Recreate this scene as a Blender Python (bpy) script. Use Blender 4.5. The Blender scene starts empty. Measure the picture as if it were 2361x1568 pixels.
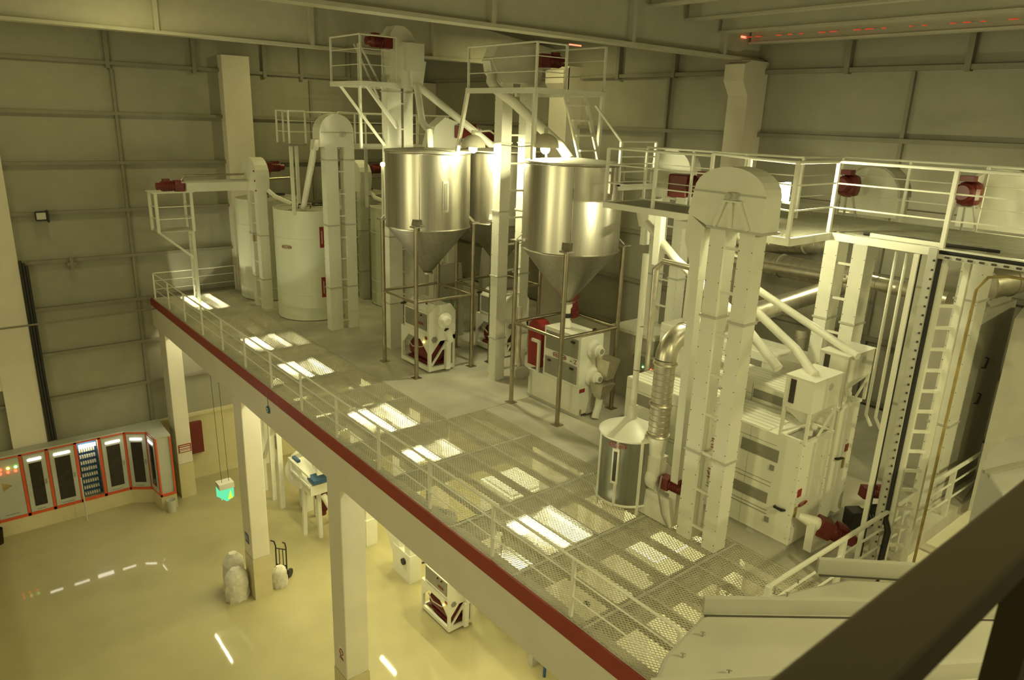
import bpy, math, random
from mathutils import Vector, Matrix
random.seed(4)
C = bpy.context.scene.collection
SC = bpy.context.scene
PI = math.pi
# ---------------------------------------------------------------- camera
Fpx, IW, IH = 1678.38, 2361.0, 1568.0
FW = Vector((0.60986262, 0.73693536, -0.29153706))
RT = Vector((0.77655785, -0.62911609, 0.03421768))
UP = Vector((0.15819444, 0.24726348, 0.95594733))
CAM = Vector((0, 0, 15.95))
cd = bpy.data.cameras.new('camera'); cam = bpy.data.objects.new('camera', cd); C.objects.link(cam)
cam.matrix_world = Matrix(((RT.x, UP.x, -FW.x, CAM.x), (RT.y, UP.y, -FW.y, CAM.y), (RT.z, UP.z, -FW.z, CAM.z), (0, 0, 0, 1)))
cd.sensor_width = 36; cd.lens = Fpx / IW * 36; cd.clip_start = .05; cd.clip_end = 200
cd.dof.use_dof = True; cd.dof.focus_distance = 17; cd.dof.aperture_fstop = 5.6
SC.camera = cam
# surveying helpers: where a sight line through a photo point meets a real level / wall plane
def ray(px, py): return FW + RT * ((px - IW / 2) / Fpx) - UP * ((py - IH / 2) / Fpx)
def az(px, py, z): d = ray(px, py); return CAM + d * ((z - CAM.z) / d.z)
def ax(px, py, x): d = ray(px, py); return CAM + d * ((x - CAM.x) / d.x)
def ay(px, py, y): d = ray(px, py); return CAM + d * ((y - CAM.y) / d.y)
def ad(px, py, dist): return CAM + ray(px, py) * dist

# ---------------------------------------------------------------- materials
def mat(name, col, rough=.5, metal=0, var=.06, scale=3.0, bump=0, stretch=(1, 1, 1), coat=0, dirt=None, emit=None, es=0, spec=None):
    m = bpy.data.materials.new(name); m.use_nodes = True
    n = m.node_tree.nodes; l = m.node_tree.links
    b = n['Principled BSDF']
    b.inputs['Roughness'].default_value = rough; b.inputs['Metallic'].default_value = metal
    if coat: b.inputs['Coat Weight'].default_value = coat; b.inputs['Coat Roughness'].default_value = .045
    if spec is not None: b.inputs['Specular IOR Level'].default_value = spec
    tc = n.new('ShaderNodeTexCoord'); mp = n.new('ShaderNodeMapping'); mp.inputs['Scale'].default_value = stretch
    l.new(tc.outputs['Object'], mp.inputs['Vector'])
    nz = n.new('ShaderNodeTexNoise'); nz.inputs['Scale'].default_value = scale; nz.inputs['Detail'].default_value = 4
    l.new(mp.outputs['Vector'], nz.inputs['Vector'])
    rp = n.new('ShaderNodeValToRGB')
    a = [max(0, c * (1 - var)) for c in col]; z = [min(1, c * (1 + var)) for c in col]
    if dirt: a = list(dirt)
    rp.color_ramp.elements[0].position = .3; rp.color_ramp.elements[1].position = .62 if dirt else .7
    rp.color_ramp.elements[0].color = (*a, 1); rp.color_ramp.elements[1].color = (*z, 1)
    l.new(nz.outputs['Fac'], rp.inputs['Fac']); l.new(rp.outputs['Color'], b.inputs['Base Color'])
    if bump:
        bp = n.new('ShaderNodeBump'); bp.inputs['Strength'].default_value = bump; bp.inputs['Distance'].default_value = .02
        l.new(nz.outputs['Fac'], bp.inputs['Height']); l.new(bp.outputs['Normal'], b.inputs['Normal'])
    if emit:
        b.inputs['Emission Color'].default_value = (*emit, 1); b.inputs['Emission Strength'].default_value = es
    return m
WARM = (1.0, .92, .44)
M = {}
M['white'] = mat('white_paint', (.78, .77, .67), .38, var=.03, scale=1.5)
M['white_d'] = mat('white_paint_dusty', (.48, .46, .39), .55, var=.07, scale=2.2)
M['silo'] = mat('silo_paint', (.74, .76, .63), .42, var=.03, scale=1.2)
M['wallp'] = mat('wall_panel', (.295, .28, .215), .6, var=.04, scale=2)
M['girt'] = mat('girt_steel', (.22, .2, .15), .6, var=.08, scale=2)
M['roof'] = mat('roof_sheet', (.3, .285, .22), .6, var=.05)
M['beamp'] = mat('beam_paint', (.52, .5, .4), .6, var=.04)
M['concrete'] = mat('concrete', (.54, .515, .43), .75, var=.16, scale=.9, bump=.1)
M['colp'] = mat('column_paint', (.68, .63, .52), .5, var=.03, scale=1.2)
M['floor'] = mat('epoxy_floor', (.37, .33, .175), .45, var=.05, scale=.8, coat=.35, spec=.3)
M['stripe'] = mat('red_stripe', (.27, .035, .024), .5, var=.08, scale=4)
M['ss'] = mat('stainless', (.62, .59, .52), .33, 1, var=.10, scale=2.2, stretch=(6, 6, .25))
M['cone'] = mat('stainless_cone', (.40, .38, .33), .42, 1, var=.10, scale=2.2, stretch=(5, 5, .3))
M['drumsteel'] = mat('drum_steel', (.34, .35, .31), .3, .9, var=.12, scale=2.5, stretch=(4, 4, .4))
M['hood'] = mat('hood_sheet', (.36, .345, .29), .5, var=.06, scale=1.5)
M['galv'] = mat('galvanised_duct', (.66, .62, .52), .36, .9, var=.12, scale=5, stretch=(1, 1, 1))
M['pipe'] = mat('dull_steel_pipe', (.42, .37, .28), .35, 1, var=.12, scale=4)
M['red'] = mat('red_motor', (.15, .018, .015), .42, var=.14, scale=9)
M['redp'] = mat('red_panel', (.27, .024, .02), .4, var=.06)
M['orange'] = mat('orange_red_frame', (.62, .09, .03), .45, var=.05)
M['black'] = mat('black_rubber', (.018, .017, .015), .5, var=.2)
M['dark'] = mat('dark_gap', (.05, .045, .035), .7, var=.2)
M['grey'] = mat('grey_panel', (.26, .25, .2), .42, var=.06)
M['greyl'] = mat('light_grey_panel', (.5, .49, .42), .5, var=.05)
M['cab'] = mat('cabinet_paint', (.44, .44, .39), .5, var=.03)
M['glass'] = mat('dark_glass', (.025, .02, .018), .1, var=.3, scale=6)
M['blue'] = mat('blue_paint', (.03, .09, .2), .5, var=.1)
M['yellow'] = mat('yellow_pipe', (.36, .27, .09), .45, var=.2, scale=5)
M['brown'] = mat('brown_rail', (.03, .022, .011), .8, var=.06, spec=.12)
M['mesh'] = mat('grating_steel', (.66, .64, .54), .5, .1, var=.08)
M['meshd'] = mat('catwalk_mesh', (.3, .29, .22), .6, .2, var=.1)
M['joist'] = mat('joist_steel', (.46, .44, .35), .55, var=.08)
M['sack'] = mat('woven_sack', (.6, .57, .48), .8, var=.12, scale=8, bump=.4)
M['band'] = mat('lower_wall', (.56, .5, .3), .4, var=.04)
M['lid'] = mat('silo_lid', (.42, .4, .32), .6, var=.1)
M['eyew'] = mat('eye_white', (.7, .75, .7), .3, var=.02)
M['shell'] = mat('lamp_shell', (.55, .52, .42), .5, var=.05)
def emat(name, col, s):
    m = bpy.data.materials.new(name); m.use_nodes = True; n = m.node_tree.nodes; n.clear()
    e = n.new('ShaderNodeEmission'); o = n.new('ShaderNodeOutputMaterial'); e.inputs['Color'].default_value = (*col, 1); e.inputs['Strength'].default_value = s
    m.node_tree.links.new(e.outputs[0], o.inputs[0]); return m
M['bulb'] = emat('lamp_bulb', (1, .96, .52), 800)
M['bulb2'] = emat('lamp_bulb_small', (1, .96, .55), 220)
M['bulb3'] = emat('lamp_bulb_faint', (1, .96, .48), 60)
M['hibay'] = emat('high_bay_lamp', (1, .85, .34), 55)
M['tube'] = emat('fluorescent_tube', (1, .96, .6), 260)
M['ctube'] = emat('cabinet_tube', (1, .95, .75), 14)
M['exit'] = emat('exit_green', (.16, .85, .42), .8)
M['exity'] = emat('exit_yellow', (.5, .8, .05), 1.2)
M['led_r'] = emat('red_led', (1, .05, .02), 6)
M['led_g'] = emat('green_led', (.2, 1, .15), 6)
M['led_y'] = emat('yellow_led', (1, .8, .1), 6)
M['redstreak'] = emat('red_reflection', (1, .08, .03), .5)  # emission imitating a red reflection on the purlin
M['redbright'] = emat('red_glow_bright', (1, .16, .08), 2.5)
# cladding sheets: fine upright ribs
def ribbed(m, axis, k):
    n = m.node_tree.nodes; l = m.node_tree.links; b = n['Principled BSDF']
    tc = n.new('ShaderNodeTexCoord'); w = n.new('ShaderNodeTexWave'); w.bands_direction = axis; w.inputs['Scale'].default_value = k
    l.new(tc.outputs['Object'], w.inputs['Vector']); bp = n.new('ShaderNodeBump'); bp.inputs['Strength'].default_value = .25; bp.inputs['Distance'].default_value = .02
    l.new(w.outputs['Fac'], bp.inputs['Height']); l.new(bp.outputs['Normal'], b.inputs['Normal'])
M['wallpx'] = mat('wall_panel_back', (.295, .28, .215), .6, var=.04, scale=2); ribbed(M['wallpx'], 'X', .55)
M['wallpy'] = mat('wall_panel_side', (.295, .28, .215), .6, var=.04, scale=2); ribbed(M['wallpy'], 'Y', .55)

# ---------------------------------------------------------------- mesh builder
def basis(d):
    d = d.normalized(); u = Vector((0, 0, 1)) if abs(d.z) < .95 else Vector((1, 0, 0))
    a = d.cross(u).normalized(); return a, a.cross(d).normalized()
class MB:
    def __init__(s): s.v = []; s.f = []; s.s = []
    def add(s, vs, fs, smooth=False):
        k = len(s.v); s.v += [Vector(v) for v in vs]
        for f in fs: s.f.append([i + k for i in f]); s.s.append(smooth)
        return s
    def box(s, x0, x1, y0, y1, z0, z1):
        x0, x1 = sorted((x0, x1)); y0, y1 = sorted((y0, y1)); z0, z1 = sorted((z0, z1))
        if s.v:                       # a hair smaller than its neighbours, so no two faces coincide
            e = .0006 * (1 + len(s.v) // 8 % 6); x0 += e; x1 -= e; y0 += e; y1 -= e; z0 += e; z1 -= e
        return s.add([(x0, y0, z0), (x1, y0, z0), (x1, y1, z0), (x0, y1, z0), (x0, y0, z1), (x1, y0, z1), (x1, y1, z1), (x0, y1, z1)],
              [(0, 3, 2, 1), (4, 5, 6, 7), (0, 1, 5, 4), (1, 2, 6, 5), (2, 3, 7, 6), (3, 0, 4, 7)])
    def beam(s, p, q, w, h=None):
        p = Vector(p); q = Vector(q); h = h or w; a, b = basis(q - p); a = a * (w / 2); b = b * (h / 2)
        vs = [p - a - b, p + a - b, p + a + b, p - a + b, q - a - b, q + a - b, q + a + b, q - a + b]
        return s.add(vs, [(3, 2, 1, 0), (4, 5, 6, 7), (0, 1, 5, 4), (1, 2, 6, 5), (2, 3, 7, 6), (3, 0, 4, 7)])
    def tube(s, p, q, r, n=12, r2=None, caps=True):
        p = Vector(p); q = Vector(q); r2 = r if r2 is None else r2; a, b = basis(q - p); vs = []
        for i in range(n):
            t = 2 * PI * i / n; d = a * math.cos(t) + b * math.sin(t); vs += [p + d * r, q + d * r2]
        fs = [(2 * i, 2 * ((i + 1) % n), 2 * ((i + 1) % n) + 1, 2 * i + 1) for i in range(n)]
        s.add(vs, fs, True)
        if caps: s.add(vs, [[2 * i for i in range(n)][::-1], [2 * i + 1 for i in range(n)]])
        return s
    def path(s, pts, r, n=14):
        pts = [Vector(p) for p in pts]; rings = []; a = None
        for i, p in enumerate(pts):
            d = (pts[min(i + 1, len(pts) - 1)] - pts[max(i - 1, 0)]).normalized()
            if a is None: a, b = basis(d)
            else: a = (a - d * a.dot(d)).normalized(); b = a.cross(d)
            rr = r
            if 0 < i < len(pts) - 1:
                c = (pts[i] - pts[i - 1]).normalized().dot(d); rr = r / max(c, .7)
            rings.append([p + (a * math.cos(2 * PI * k / n) + b * math.sin(2 * PI * k / n)) * rr for k in range(n)])
        vs = [v for R in rings for v in R]
        fs = [(i * n + k, i * n + (k + 1) % n, (i + 1) * n + (k + 1) % n, (i + 1) * n + k) for i in range(len(pts) - 1) for k in range(n)]
        s.add(vs, fs, True); s.add(vs, [list(range(n))[::-1], list(range(len(vs) - n, len(vs)))])
        return s
    def lathe(s, c, prof, n=36, axis=(0, 0, 1)):
        c = Vector(c); ax_ = Vector(axis).normalized(); a, b = basis(ax_); m = len(prof); vs = []
        for i in range(n):
            t = 2 * PI * i / n; d = a * math.cos(t) + b * math.sin(t)
            vs += [c + d * r + ax_ * h for r, h in prof]
        fs = [(i * m + k, ((i + 1) % n) * m + k, ((i + 1) % n) * m + k + 1, i * m + k + 1) for i in range(n) for k in range(m - 1)]
        s.add(vs, fs, True)
        for k in (0, m - 1):
            if prof[k][0] > 1e-4: s.add(vs, [[i * m + k for i in range(n)]])
        return s
    def prism(s, poly, ax_, a, b):
        mk = {'x': lambda p, t: (t, p[0], p[1]), 'y': lambda p, t: (p[0], t, p[1]), 'z': lambda p, t: (p[0], p[1], t)}[ax_]
        n = len(poly); vs = [mk(p, a) for p in poly] + [mk(p, b) for p in poly]
        return s.add(vs, [list(range(n))[::-1], list(range(n, 2 * n))] + [(i, (i + 1) % n, n + (i + 1) % n, n + i) for i in range(n)])
    def hopper(s, top, bot):      # frustum between two rectangles (x0,x1,y0,y1,z)
        vs = []
        for x0, x1, y0, y1, z in (bot, top): vs += [(x0, y0, z), (x1, y0, z), (x1, y1, z), (x0, y1, z)]
        return s.add(vs, [(0, 3, 2, 1), (4, 5, 6, 7), (0, 1, 5, 4), (1, 2, 6, 5), (2, 3, 7, 6), (3, 0, 4, 7)])
    def ring(s, c, r, t, axis=(0, 0, 1), n=28, m=6):
        c = Vector(c); ax_ = Vector(axis).normalized(); a, b = basis(ax_); vs = []
        for i in range(n):
            d = a * math.cos(2 * PI * i / n) + b * math.sin(2 * PI * i / n)
            for k in range(m): vs.append(c + d * (r + t * math.cos(2 * PI * k / m)) + ax_ * (t * math.sin(2 * PI * k / m)))
        return s.add(vs, [(i * m + k, ((i + 1) % n) * m + k, ((i + 1) % n) * m + (k + 1) % m, i * m + (k + 1) % m) for i in range(n) for k in range(m)], True)
    def ball(s, c, r, n=16, zs=1.0, cut=-1):
        k = 9; prof = []
        for i in range(k + 1):
            t = -PI / 2 + PI * i / k; h = math.sin(t)
            if h < cut - 1e-6: continue
            prof.append((max(r * math.cos(t), 1e-5), r * h * zs))
        return s.lathe(c, prof, n)
def parent_loc(o):
    v = Vector((0, 0, 0))
    while o: v = v + o.location; o = o.parent
    return v
def build(name, mb, m, parent=None, label=None, bevel=0):
    me = bpy.data.meshes.new(name); off = parent_loc(parent) if parent else None
    if off is None: off = Vector((0, 0, 0))
    me.from_pydata([tuple(v - off) for v in mb.v], [], mb.f); me.update()
    for p, sm in zip(me.polygons, mb.s): p.use_smooth = sm
    if any(mb.s): me.set_sharp_from_angle(angle=math.radians(38))
    me.materials.append(M[m])
    o = bpy.data.objects.new(name, me); C.objects.link(o)
    if parent: o.parent = parent
    if label: o['label'] = label
    if bevel:
        b = o.modifiers.new('bevel', 'BEVEL'); b.width = bevel; b.segments = 2; b.limit_method = 'ANGLE'
    return o
def thing(name, label, cat, loc, group=None):
    o = bpy.data.objects.new(name, None); o.empty_display_size = .1; C.objects.link(o); o.location = loc
    o['label'] = label; o['category'] = cat
    if group: o['group'] = group
    return o
def single(name, mb, m, label, cat, group=None, bevel=0, kind=None):
    """a thing that is one mesh: its origin is moved to the base of the mesh"""
    lo = Vector([min(v[i] for v in mb.v) for i in range(3)]); hi = Vector([max(v[i] for v in mb.v) for i in range(3)])
    off = Vector(((lo.x + hi.x) / 2, (lo.y + hi.y) / 2, lo.z))
    mb.v = [v - off for v in mb.v]; o = build(name, mb, m, None, None, bevel); o.location = off
    o['label'] = label; o['category'] = cat
    if group: o['group'] = group
    if kind: o['kind'] = kind
    return o
def struct(name, mb, m):
    o = build(name, mb, m); o['kind'] = 'structure'; return o
def text(s, size, pos, right, up, m, parent, name='lettering', depth=.004, align='CENTER'):
    cu = bpy.data.curves.new('t', 'FONT'); cu.body = s; cu.size = size; cu.align_x = align; cu.align_y = 'CENTER'; cu.extrude = depth
    t = bpy.data.objects.new('t', cu); C.objects.link(t)
    me = bpy.data.meshes.new_from_object(t.evaluated_get(bpy.context.evaluated_depsgraph_get()))
    bpy.data.objects.remove(t); me.name = name
    r = Vector(right).normalized(); u = Vector(up).normalized(); n = r.cross(u)
    mw = Matrix(((r.x, u.x, n.x, 0), (r.y, u.y, n.y, 0), (r.z, u.z, n.z, 0), (0, 0, 0, 1)))
    me.transform(Matrix.Translation(Vector(pos) - parent_loc(parent)) @ mw); me.materials.clear(); me.materials.append(M[m])
    o = bpy.data.objects.new(name, me); C.objects.link(o); o.parent = parent; return o
def plate_text(s, w, h, pos, right, up, parent, col='redp', bg=None, name='name_plate'):
    """lettering inside a thin outlined rounded plate lying on a face"""
    r = Vector(right).normalized(); u = Vector(up).normalized(); n = r.cross(u); p = Vector(pos)
    mb = MB()
    if bg:
        pts = [p - r * w / 2 - u * h / 2, p + r * w / 2 - u * h / 2, p + r * w / 2 + u * h / 2, p - r * w / 2 + u * h / 2]
        mb.add([q for q in pts] + [q + n * .006 for q in pts], [(4, 5, 6, 7), (0, 1, 5, 4), (1, 2, 6, 5), (2, 3, 7, 6), (3, 0, 4, 7)])
        o = build(name, mb, bg, parent)
    else:
        t = h * .09; k = 28; inn = []; out = []
        for i in range(k):
            a = 2 * PI * i / k; ca, sa = math.cos(a), math.sin(a)
            e = lambda W, H: p + r * (math.copysign(abs(ca) ** .5, ca) * W / 2) + u * (math.copysign(abs(sa) ** .5, sa) * H / 2)
            out.append(e(w, h)); inn.append(e(w - 2 * t, h - 2 * t))
        vs = [q + n * .006 for q in inn] + [q + n * .006 for q in out] + [q for q in inn] + [q for q in out]
        fs = []
        for i in range(k):
            j = (i + 1) % k; fs += [(i, k + i, k + j, j), (k + i, 3 * k + i, 3 * k + j, k + j), (2 * k + i, i, j, 2 * k + j)]
        mb.add(vs, fs); o = build(name, mb, col, parent)
    text(s, h * .72, p + n * .009, r, u, col, o); return o
# ================================================================ SETTING
YW, XW, D = 31.6, 20.3, 8.45          # end wall, side wall, mezzanine floor level
struct('floor', MB().box(-12, XW + .3, -9, YW + .3, -.2, 0), 'floor')
struct('wall_back', MB().box(-12, XW + .3, YW, YW + .25, 0, 23), 'wallpx')
struct('wall_right', MB().box(XW, XW + .25, -9, YW, 0, 20), 'wallpy')
zr = lambda x: 18.75 + .115 * (XW - x)          # underside of the sloping roof
struct('ceiling', MB().add([(-12.2, -9.2, zr(-12.2)), (XW + .3, -9.2, zr(XW + .3)), (XW + .3, YW + .3, zr(XW + .3)), (-12.2, YW + .3, zr(-12.2)),
    (-12.2, -9.2, zr(-12.2) + .15), (XW + .3, -9.2, zr(XW + .3) + .15), (XW + .3, YW + .3, zr(XW + .3) + .15), (-12.2, YW + .3, zr(-12.2) + .15)],
    [(0, 1, 2, 3), (7, 6, 5, 4), (0, 4, 5, 1), (1, 5, 6, 2), (2, 6, 7, 3), (3, 7, 4, 0)]), 'roof')
struct('trim_1', MB().box(-12, XW, YW - .12, YW, 0, 3.0).box(-12, XW, YW - .2, YW, 3.0, 3.12), 'band')
k = 2
for i in range(9):                                    # wall girts, one rail each
    z = 3.05 + 1.78 * i + .1
    if i:
        struct('trim_%d' % k, MB().box(-12, XW, YW - .16, YW, z - .07, z + .05), 'girt'); k += 1
        struct('trim_%d' % k, MB().box(XW - .16, XW, -9, YW, z - .07 + .12, z + .05 + .12), 'girt'); k += 1
for x in (-2.5, 6.45, 14.2):               # slim upright ties between girts
    struct('trim_%d' % k, MB().box(x - .05, x + .05, YW - .13, YW, 3.1, 17.2), 'girt'); k += 1
for y in (1.0, 8.85, 16.7):
    struct('trim_%d' % k, MB().box(XW - .13, XW, y - .05, y + .05, 8.5, 17.4), 'girt'); k += 1
for x in (6.35, 9.4, 12.2, 13.8, 16.0):
    struct('trim_%d' % k, MB().box(x - .07, x + .07, YW - .2, YW, 17.2, 19.5), 'girt'); k += 1
for y in (0.5, 7.6, 10.6, 16.5, 19.0):
    struct('trim_%d' % k, MB().box(XW - .2, XW, y - .07, y + .07, 17.4, 18.9), 'girt'); k += 1
# concrete wall columns
def wall_col(x0, x1, y0, y1, z1, label, corbel=None):
    t = thing('wall_column', label, 'column', ((x0 + x1) / 2, (y0 + y1) / 2, 0), 'concrete wall columns')
    build('shaft', MB().box(x0, x1, y0, y1, 0, z1), 'colp', t)
    if corbel: build('corbel', MB().prism(corbel, 'y', y0, y1), 'colp', t)
    return t
wall_col(10.35, 11.45, YW - .5, YW, 17.95, 'wide concrete column on the end wall left of the small bucket elevator')
wall_col(19.6, 20.3, YW - .7, YW, 17.4, 'concrete column in the far corner behind the tallest elevator')
cb = lambda z: [(XW - .7, z), (XW - 1.0, z - .1), (XW - 1.0, z - .55), (XW - .7, z - .95)]
wall_col(XW - .9, XW, 13.08, 13.75, 17.78, 'concrete side wall column with a stepped corbel under the roof beam end', [(XW - .9, 17.76), (XW - 1.2, 17.66), (XW - 1.2, 17.2), (XW - .9, 16.8)])
wall_col(XW - .75, XW, 20.9, 21.9, 17.85, 'concrete side wall column seen behind the stair ladder', cb(17.8))
t = wall_col(1.5, 2.62, YW - .26, YW, 14.4, 'concrete column with cross bars at the left edge above the cabinets')
build('cross_bar', MB().box(-.6, 1.51, YW - .24, YW, 5.6, 6.15), 'colp', t)
build('cross_bar', MB().box(-.6, 1.51, YW - .24, YW, 7.75, 14.3), 'colp', t)
t = thing('cable_bundle', 'black cable bundle running down beside the left column', 'cables', (2.75, YW - .3, 3.4))
for i in range(3): build('cable', MB().path([(2.68 + .09 * i, YW - .3, 10.4 - .1 * i), (2.68 + .09 * i, YW - .3, 6), (2.72 + .09 * i, YW - .3, 3.3)], .05), 'black', t)
single('service_pipe', MB().path([(-1, YW - .75, 8.1), (2.4, YW - .75, 8.1), (6.9, YW - .75, 8.15)], .035), 'girt', 'thin dark pipe running level across the end wall to the mezzanine', 'pipe')
# wall floodlights, switched off
def flood(p, label, g=None):
    t = thing('wall_floodlight', label, 'floodlight', p, g); x, y, z = p
    build('housing', MB().box(x - .2, x + .2, y, y + .2, z, z + .34), 'black', t, bevel=.03)
    build('lens', MB().box(x - .17, x + .12, y - .02, y, z + .06, z + .3), 'greyl', t)
    build('bracket', MB().box(x + .16, x + .22, y - .05, y + .3, z - .05, z + .36), 'black', t)
flood((ay(97, 500, YW - .4).x, YW - .4, ay(97, 510, YW - .4).z), 'black floodlight on the bare end wall at the upper left')
flood((ay(621, 378, YW - .4).x, YW - .4, ay(621, 392, YW - .4).z), 'black floodlight on the wall behind the small elevator motor')
p = ay(165, 608, YW - .2)
single('wall_valve', MB().box(p.x - .06, p.x + .06, p.y - .1, p.y, p.z - .25, p.z + .25).box(p.x - .16, p.x + .16, p.y - .1, p.y, p.z - .06, p.z + .06), 'girt', 'small cross shaped bracket on the end wall girt', 'bracket')
# roof beams: deep tapered plate girders across the hall
def roof_beam(y, label):
    t = thing('roof_beam', label, 'beam', (4, y, 17.8), 'roof beams')
    zt = lambda x: 17.95 + min(.115 * (XW + .3 - x) + .55, 5)
    x0, x1 = -12, XW
    build('web', MB().prism([(x0, 17.85), (x1, 17.85), (x1, zt(x1)), (x0, zt(x0) )], 'y', y - .03, y + .03), 'beamp', t)
    build('bottom_flange', MB().box(x0, x1, y - .22, y + .22, 17.78, 17.86), 'beamp', t)
    for x in (-3, 1.4, 5.8, 10.2, 14.6, 18.4):
        build('stiffener', MB().box(x - .06, x + .06, y - .2, y + .2, 17.86, zt(x) - .1), 'beamp', t)
roof_beam(13.5, 'deep roof beam crossing the hall above the stainless hoppers')
roof_beam(22.5, 'deep roof beam farther back above the white silos')
for i, x in enumerate((19.75, 18.3, 16.8, 15.3, 13.8)):
    z = zr(x) - .02
    single('roof_purlin', MB().box(x - .14, x + .14, -8, 13.4, z - .06, z).box(x - .04, x + .04, -8, 13.4, z - .5, z - .06).box(x - .14, x + .14, -8, 13.4, z - .56, z - .5), 'beamp',
        ['purlin lowest on the roof along the side wall', 'second purlin from the side wall, with the red glow along it', 'third purlin from the side wall', 'fourth purlin from the side wall', 'fifth purlin from the side wall'][i], 'beam', 'roof purlins')
t = thing('purlin_reflection', 'thin red reflected streak, put in as glowing dashes along the roof purlin', 'reflection', (19.5, 5, zr(19.5) - .45))  # reflected streak, imitated by emissive dashes and a brighter end
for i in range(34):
    if i % 7 not in (2, 5): build('reflection_dash', MB().box(19.47, 19.5, 3.0 + i * .32, 3.0 + i * .32 + random.uniform(.08, .22), zr(19.5) - .44, zr(19.5) - .42), 'redstreak', t)
build('red_glow', MB().box(19.3, 19.55, 13.45, 13.8, zr(19.5) - .45, zr(19.5) - .40), 'redbright', t)
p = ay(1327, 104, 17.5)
single('red_glow', MB().box(p.x - .25, p.x + .25, p.y, p.y + .03, p.z - .02, p.z + .02), 'redbright', 'short red glowing lamp under the roof beam by the upper platform', 'lamp')

# ================================================================ MEZZANINE
EX = 6.93
mb = MB()
slab = [(9.85, 4.6), (11.05, 4.6), (11.05, 14.4), (9.85, 14.4)]
mb.box(11.06, XW, 4.5, 14.4, D - .3, D).box(9.85, XW, 14.42, 24.2, D - .3, D).box(11.7, XW, 24.2, YW, D - .3, D)
mb.box(9.85, 11.7, 24.2, YW, D - .3, D - .005).box(EX + .05, 9.85, 31.2, YW, D - .3, D)
struct('floor_mezzanine', mb, 'concrete')
t = thing('edge_beam', 'white concrete beam with a red stripe along the mezzanine edge', 'beam', (EX + .15, 18, 7.2))
build('web', MB().box(EX, EX + .3, 2.0, YW, 7.25, D - .06), 'colp', t)
build('painted_stripe', MB().box(EX - .015, EX + .03, 2.0, YW, D - .31, D + .012), 'stripe', t, 'dark red stripe')
def mez_col(y0, y1, label, x1=7.52):
    t = thing('concrete_column', label, 'column', ((EX + x1) / 2, (y0 + y1) / 2, 0), 'columns under the mezzanine edge')
    build('shaft', MB().box(EX + .002, x1, y0, y1, 1.55, 7.6), 'colp', t, bevel=.03)
    build('painted_base', MB().box(EX - .004, x1 + .006, y0 - .006, y1 + .006, 0, 1.55), 'band', t, 'cream painted base')
    return t
cC = mez_col(30.0, 30.9, 'far mezzanine column next to the control cabinets')
cA = mez_col(21.5, 22.25, 'middle mezzanine column with the white sacks at its foot')
cB = mez_col(14.72, 15.45, 'nearest mezzanine column with a small red notice low down', 7.6)
# interior columns under the deck
for x, y, lb in ((13.9, 12.0, 'inner white column below the mesh floor near the hopper'), (13.0, 10.9, 'slim white post under the mesh walkway'), (14.3, 21.5, 'inner white column under the slab behind the middle column')):
    single('inner_column', MB().box(x, x + .5, y, y + .5, 0, D - .3), 'colp', lb, 'column', 'columns under the slab')
# steel joists and cross beams below the mesh floor
YS = [31.2, 28.42, 27.05, 24.22, 22.33, 21.0, 19.2, 17.7, 16.37, 14.45, 12.48, 10.1, 8.2, 6.5, 4.6]
XS = [6.965, 7.86, 8.48, 9.13, 9.84]
for i, x in enumerate(XS[1:]):
    single('floor_joist', MB().box(x - .03, x + .03, 4.5, 31.2, D - .16, D - .035), 'joist', 'grey steel joist running lengthwise under the mesh walkway', 'joist', 'joists under the mesh floor')
single('floor_joist', MB().box(10.42, 10.48, 4.5, 14.4, D - .16, D - .035), 'joist', 'grey steel joist running lengthwise under the mesh walkway', 'joist', 'joists under the mesh floor')
for i, y in enumerate(YS):
    w = .12 if i % 2 else .09
    single('cross_beam', MB().box(EX + .28, 11.05 if y < 14 else 9.85, y - w, y + w, D - .5, D - .04), 'joist', 'grey cross beam under the mesh walkway', 'beam', 'cross beams under the mesh floor')
# mesh panels, real crossing strips
_gc = {}
def grating_mesh(w, l, p=.062, mm='mesh'):
    key = (round(w, 3), round(l, 3), mm)
    if key in _gc: return _gc[key]
    mb = MB(); h = .012; hw = .0036; sl = 1.6          # strips run along (1, +-sl)
    nrm = math.hypot(1, sl)
    for sgn in (1, -1):
        step = p * sl; c = -sl * w if sgn > 0 else 0
        c0 = -sl * w if sgn > 0 else 0; c1 = l if sgn > 0 else l + sl * w
        c = c0 + step / 2
        while c < c1:
            pts = []
            for x in (0, w):
                y = c + sgn * sl * x
                if 0 <= y <= l: pts.append((x, y))
            for y in (0, l):
                x = (y - c) / (sgn * sl)
                if 0 < x < w: pts.append((x, y))
            if len(pts) >= 2:
                a = Vector((*pts[0], 0)); b = Vector((*pts[1], 0))
                if (b - a).length > .02:
                    d = (b - a).normalized(); nn = Vector((-d.y, d.x, 0)) * hw
                    z0 = Vector((0, 0, -h)) ; vs = [a - nn, a + nn, b + nn, b - nn, a - nn + z0, a + nn + z0, b + nn + z0, b - nn + z0]
                    mb.add(vs, [(3, 2, 1, 0), (0, 1, 5, 4), (2, 3, 7, 6), (1, 2, 6, 5), (3, 0, 4, 7)])
            c += step
    for q in ((0, w, 0, .015), (0, w, l - .015, l), (0, .015, 0, l), (w - .015, w, 0, l)): mb.box(q[0], q[1], q[2], q[3], -.03, 0)
    me = bpy.data.meshes.new('grating_panel'); me.from_pydata([tuple(v) for v in mb.v], [], mb.f); me.update(); me.materials.append(M[mm]); _gc[key] = me; return me
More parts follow.
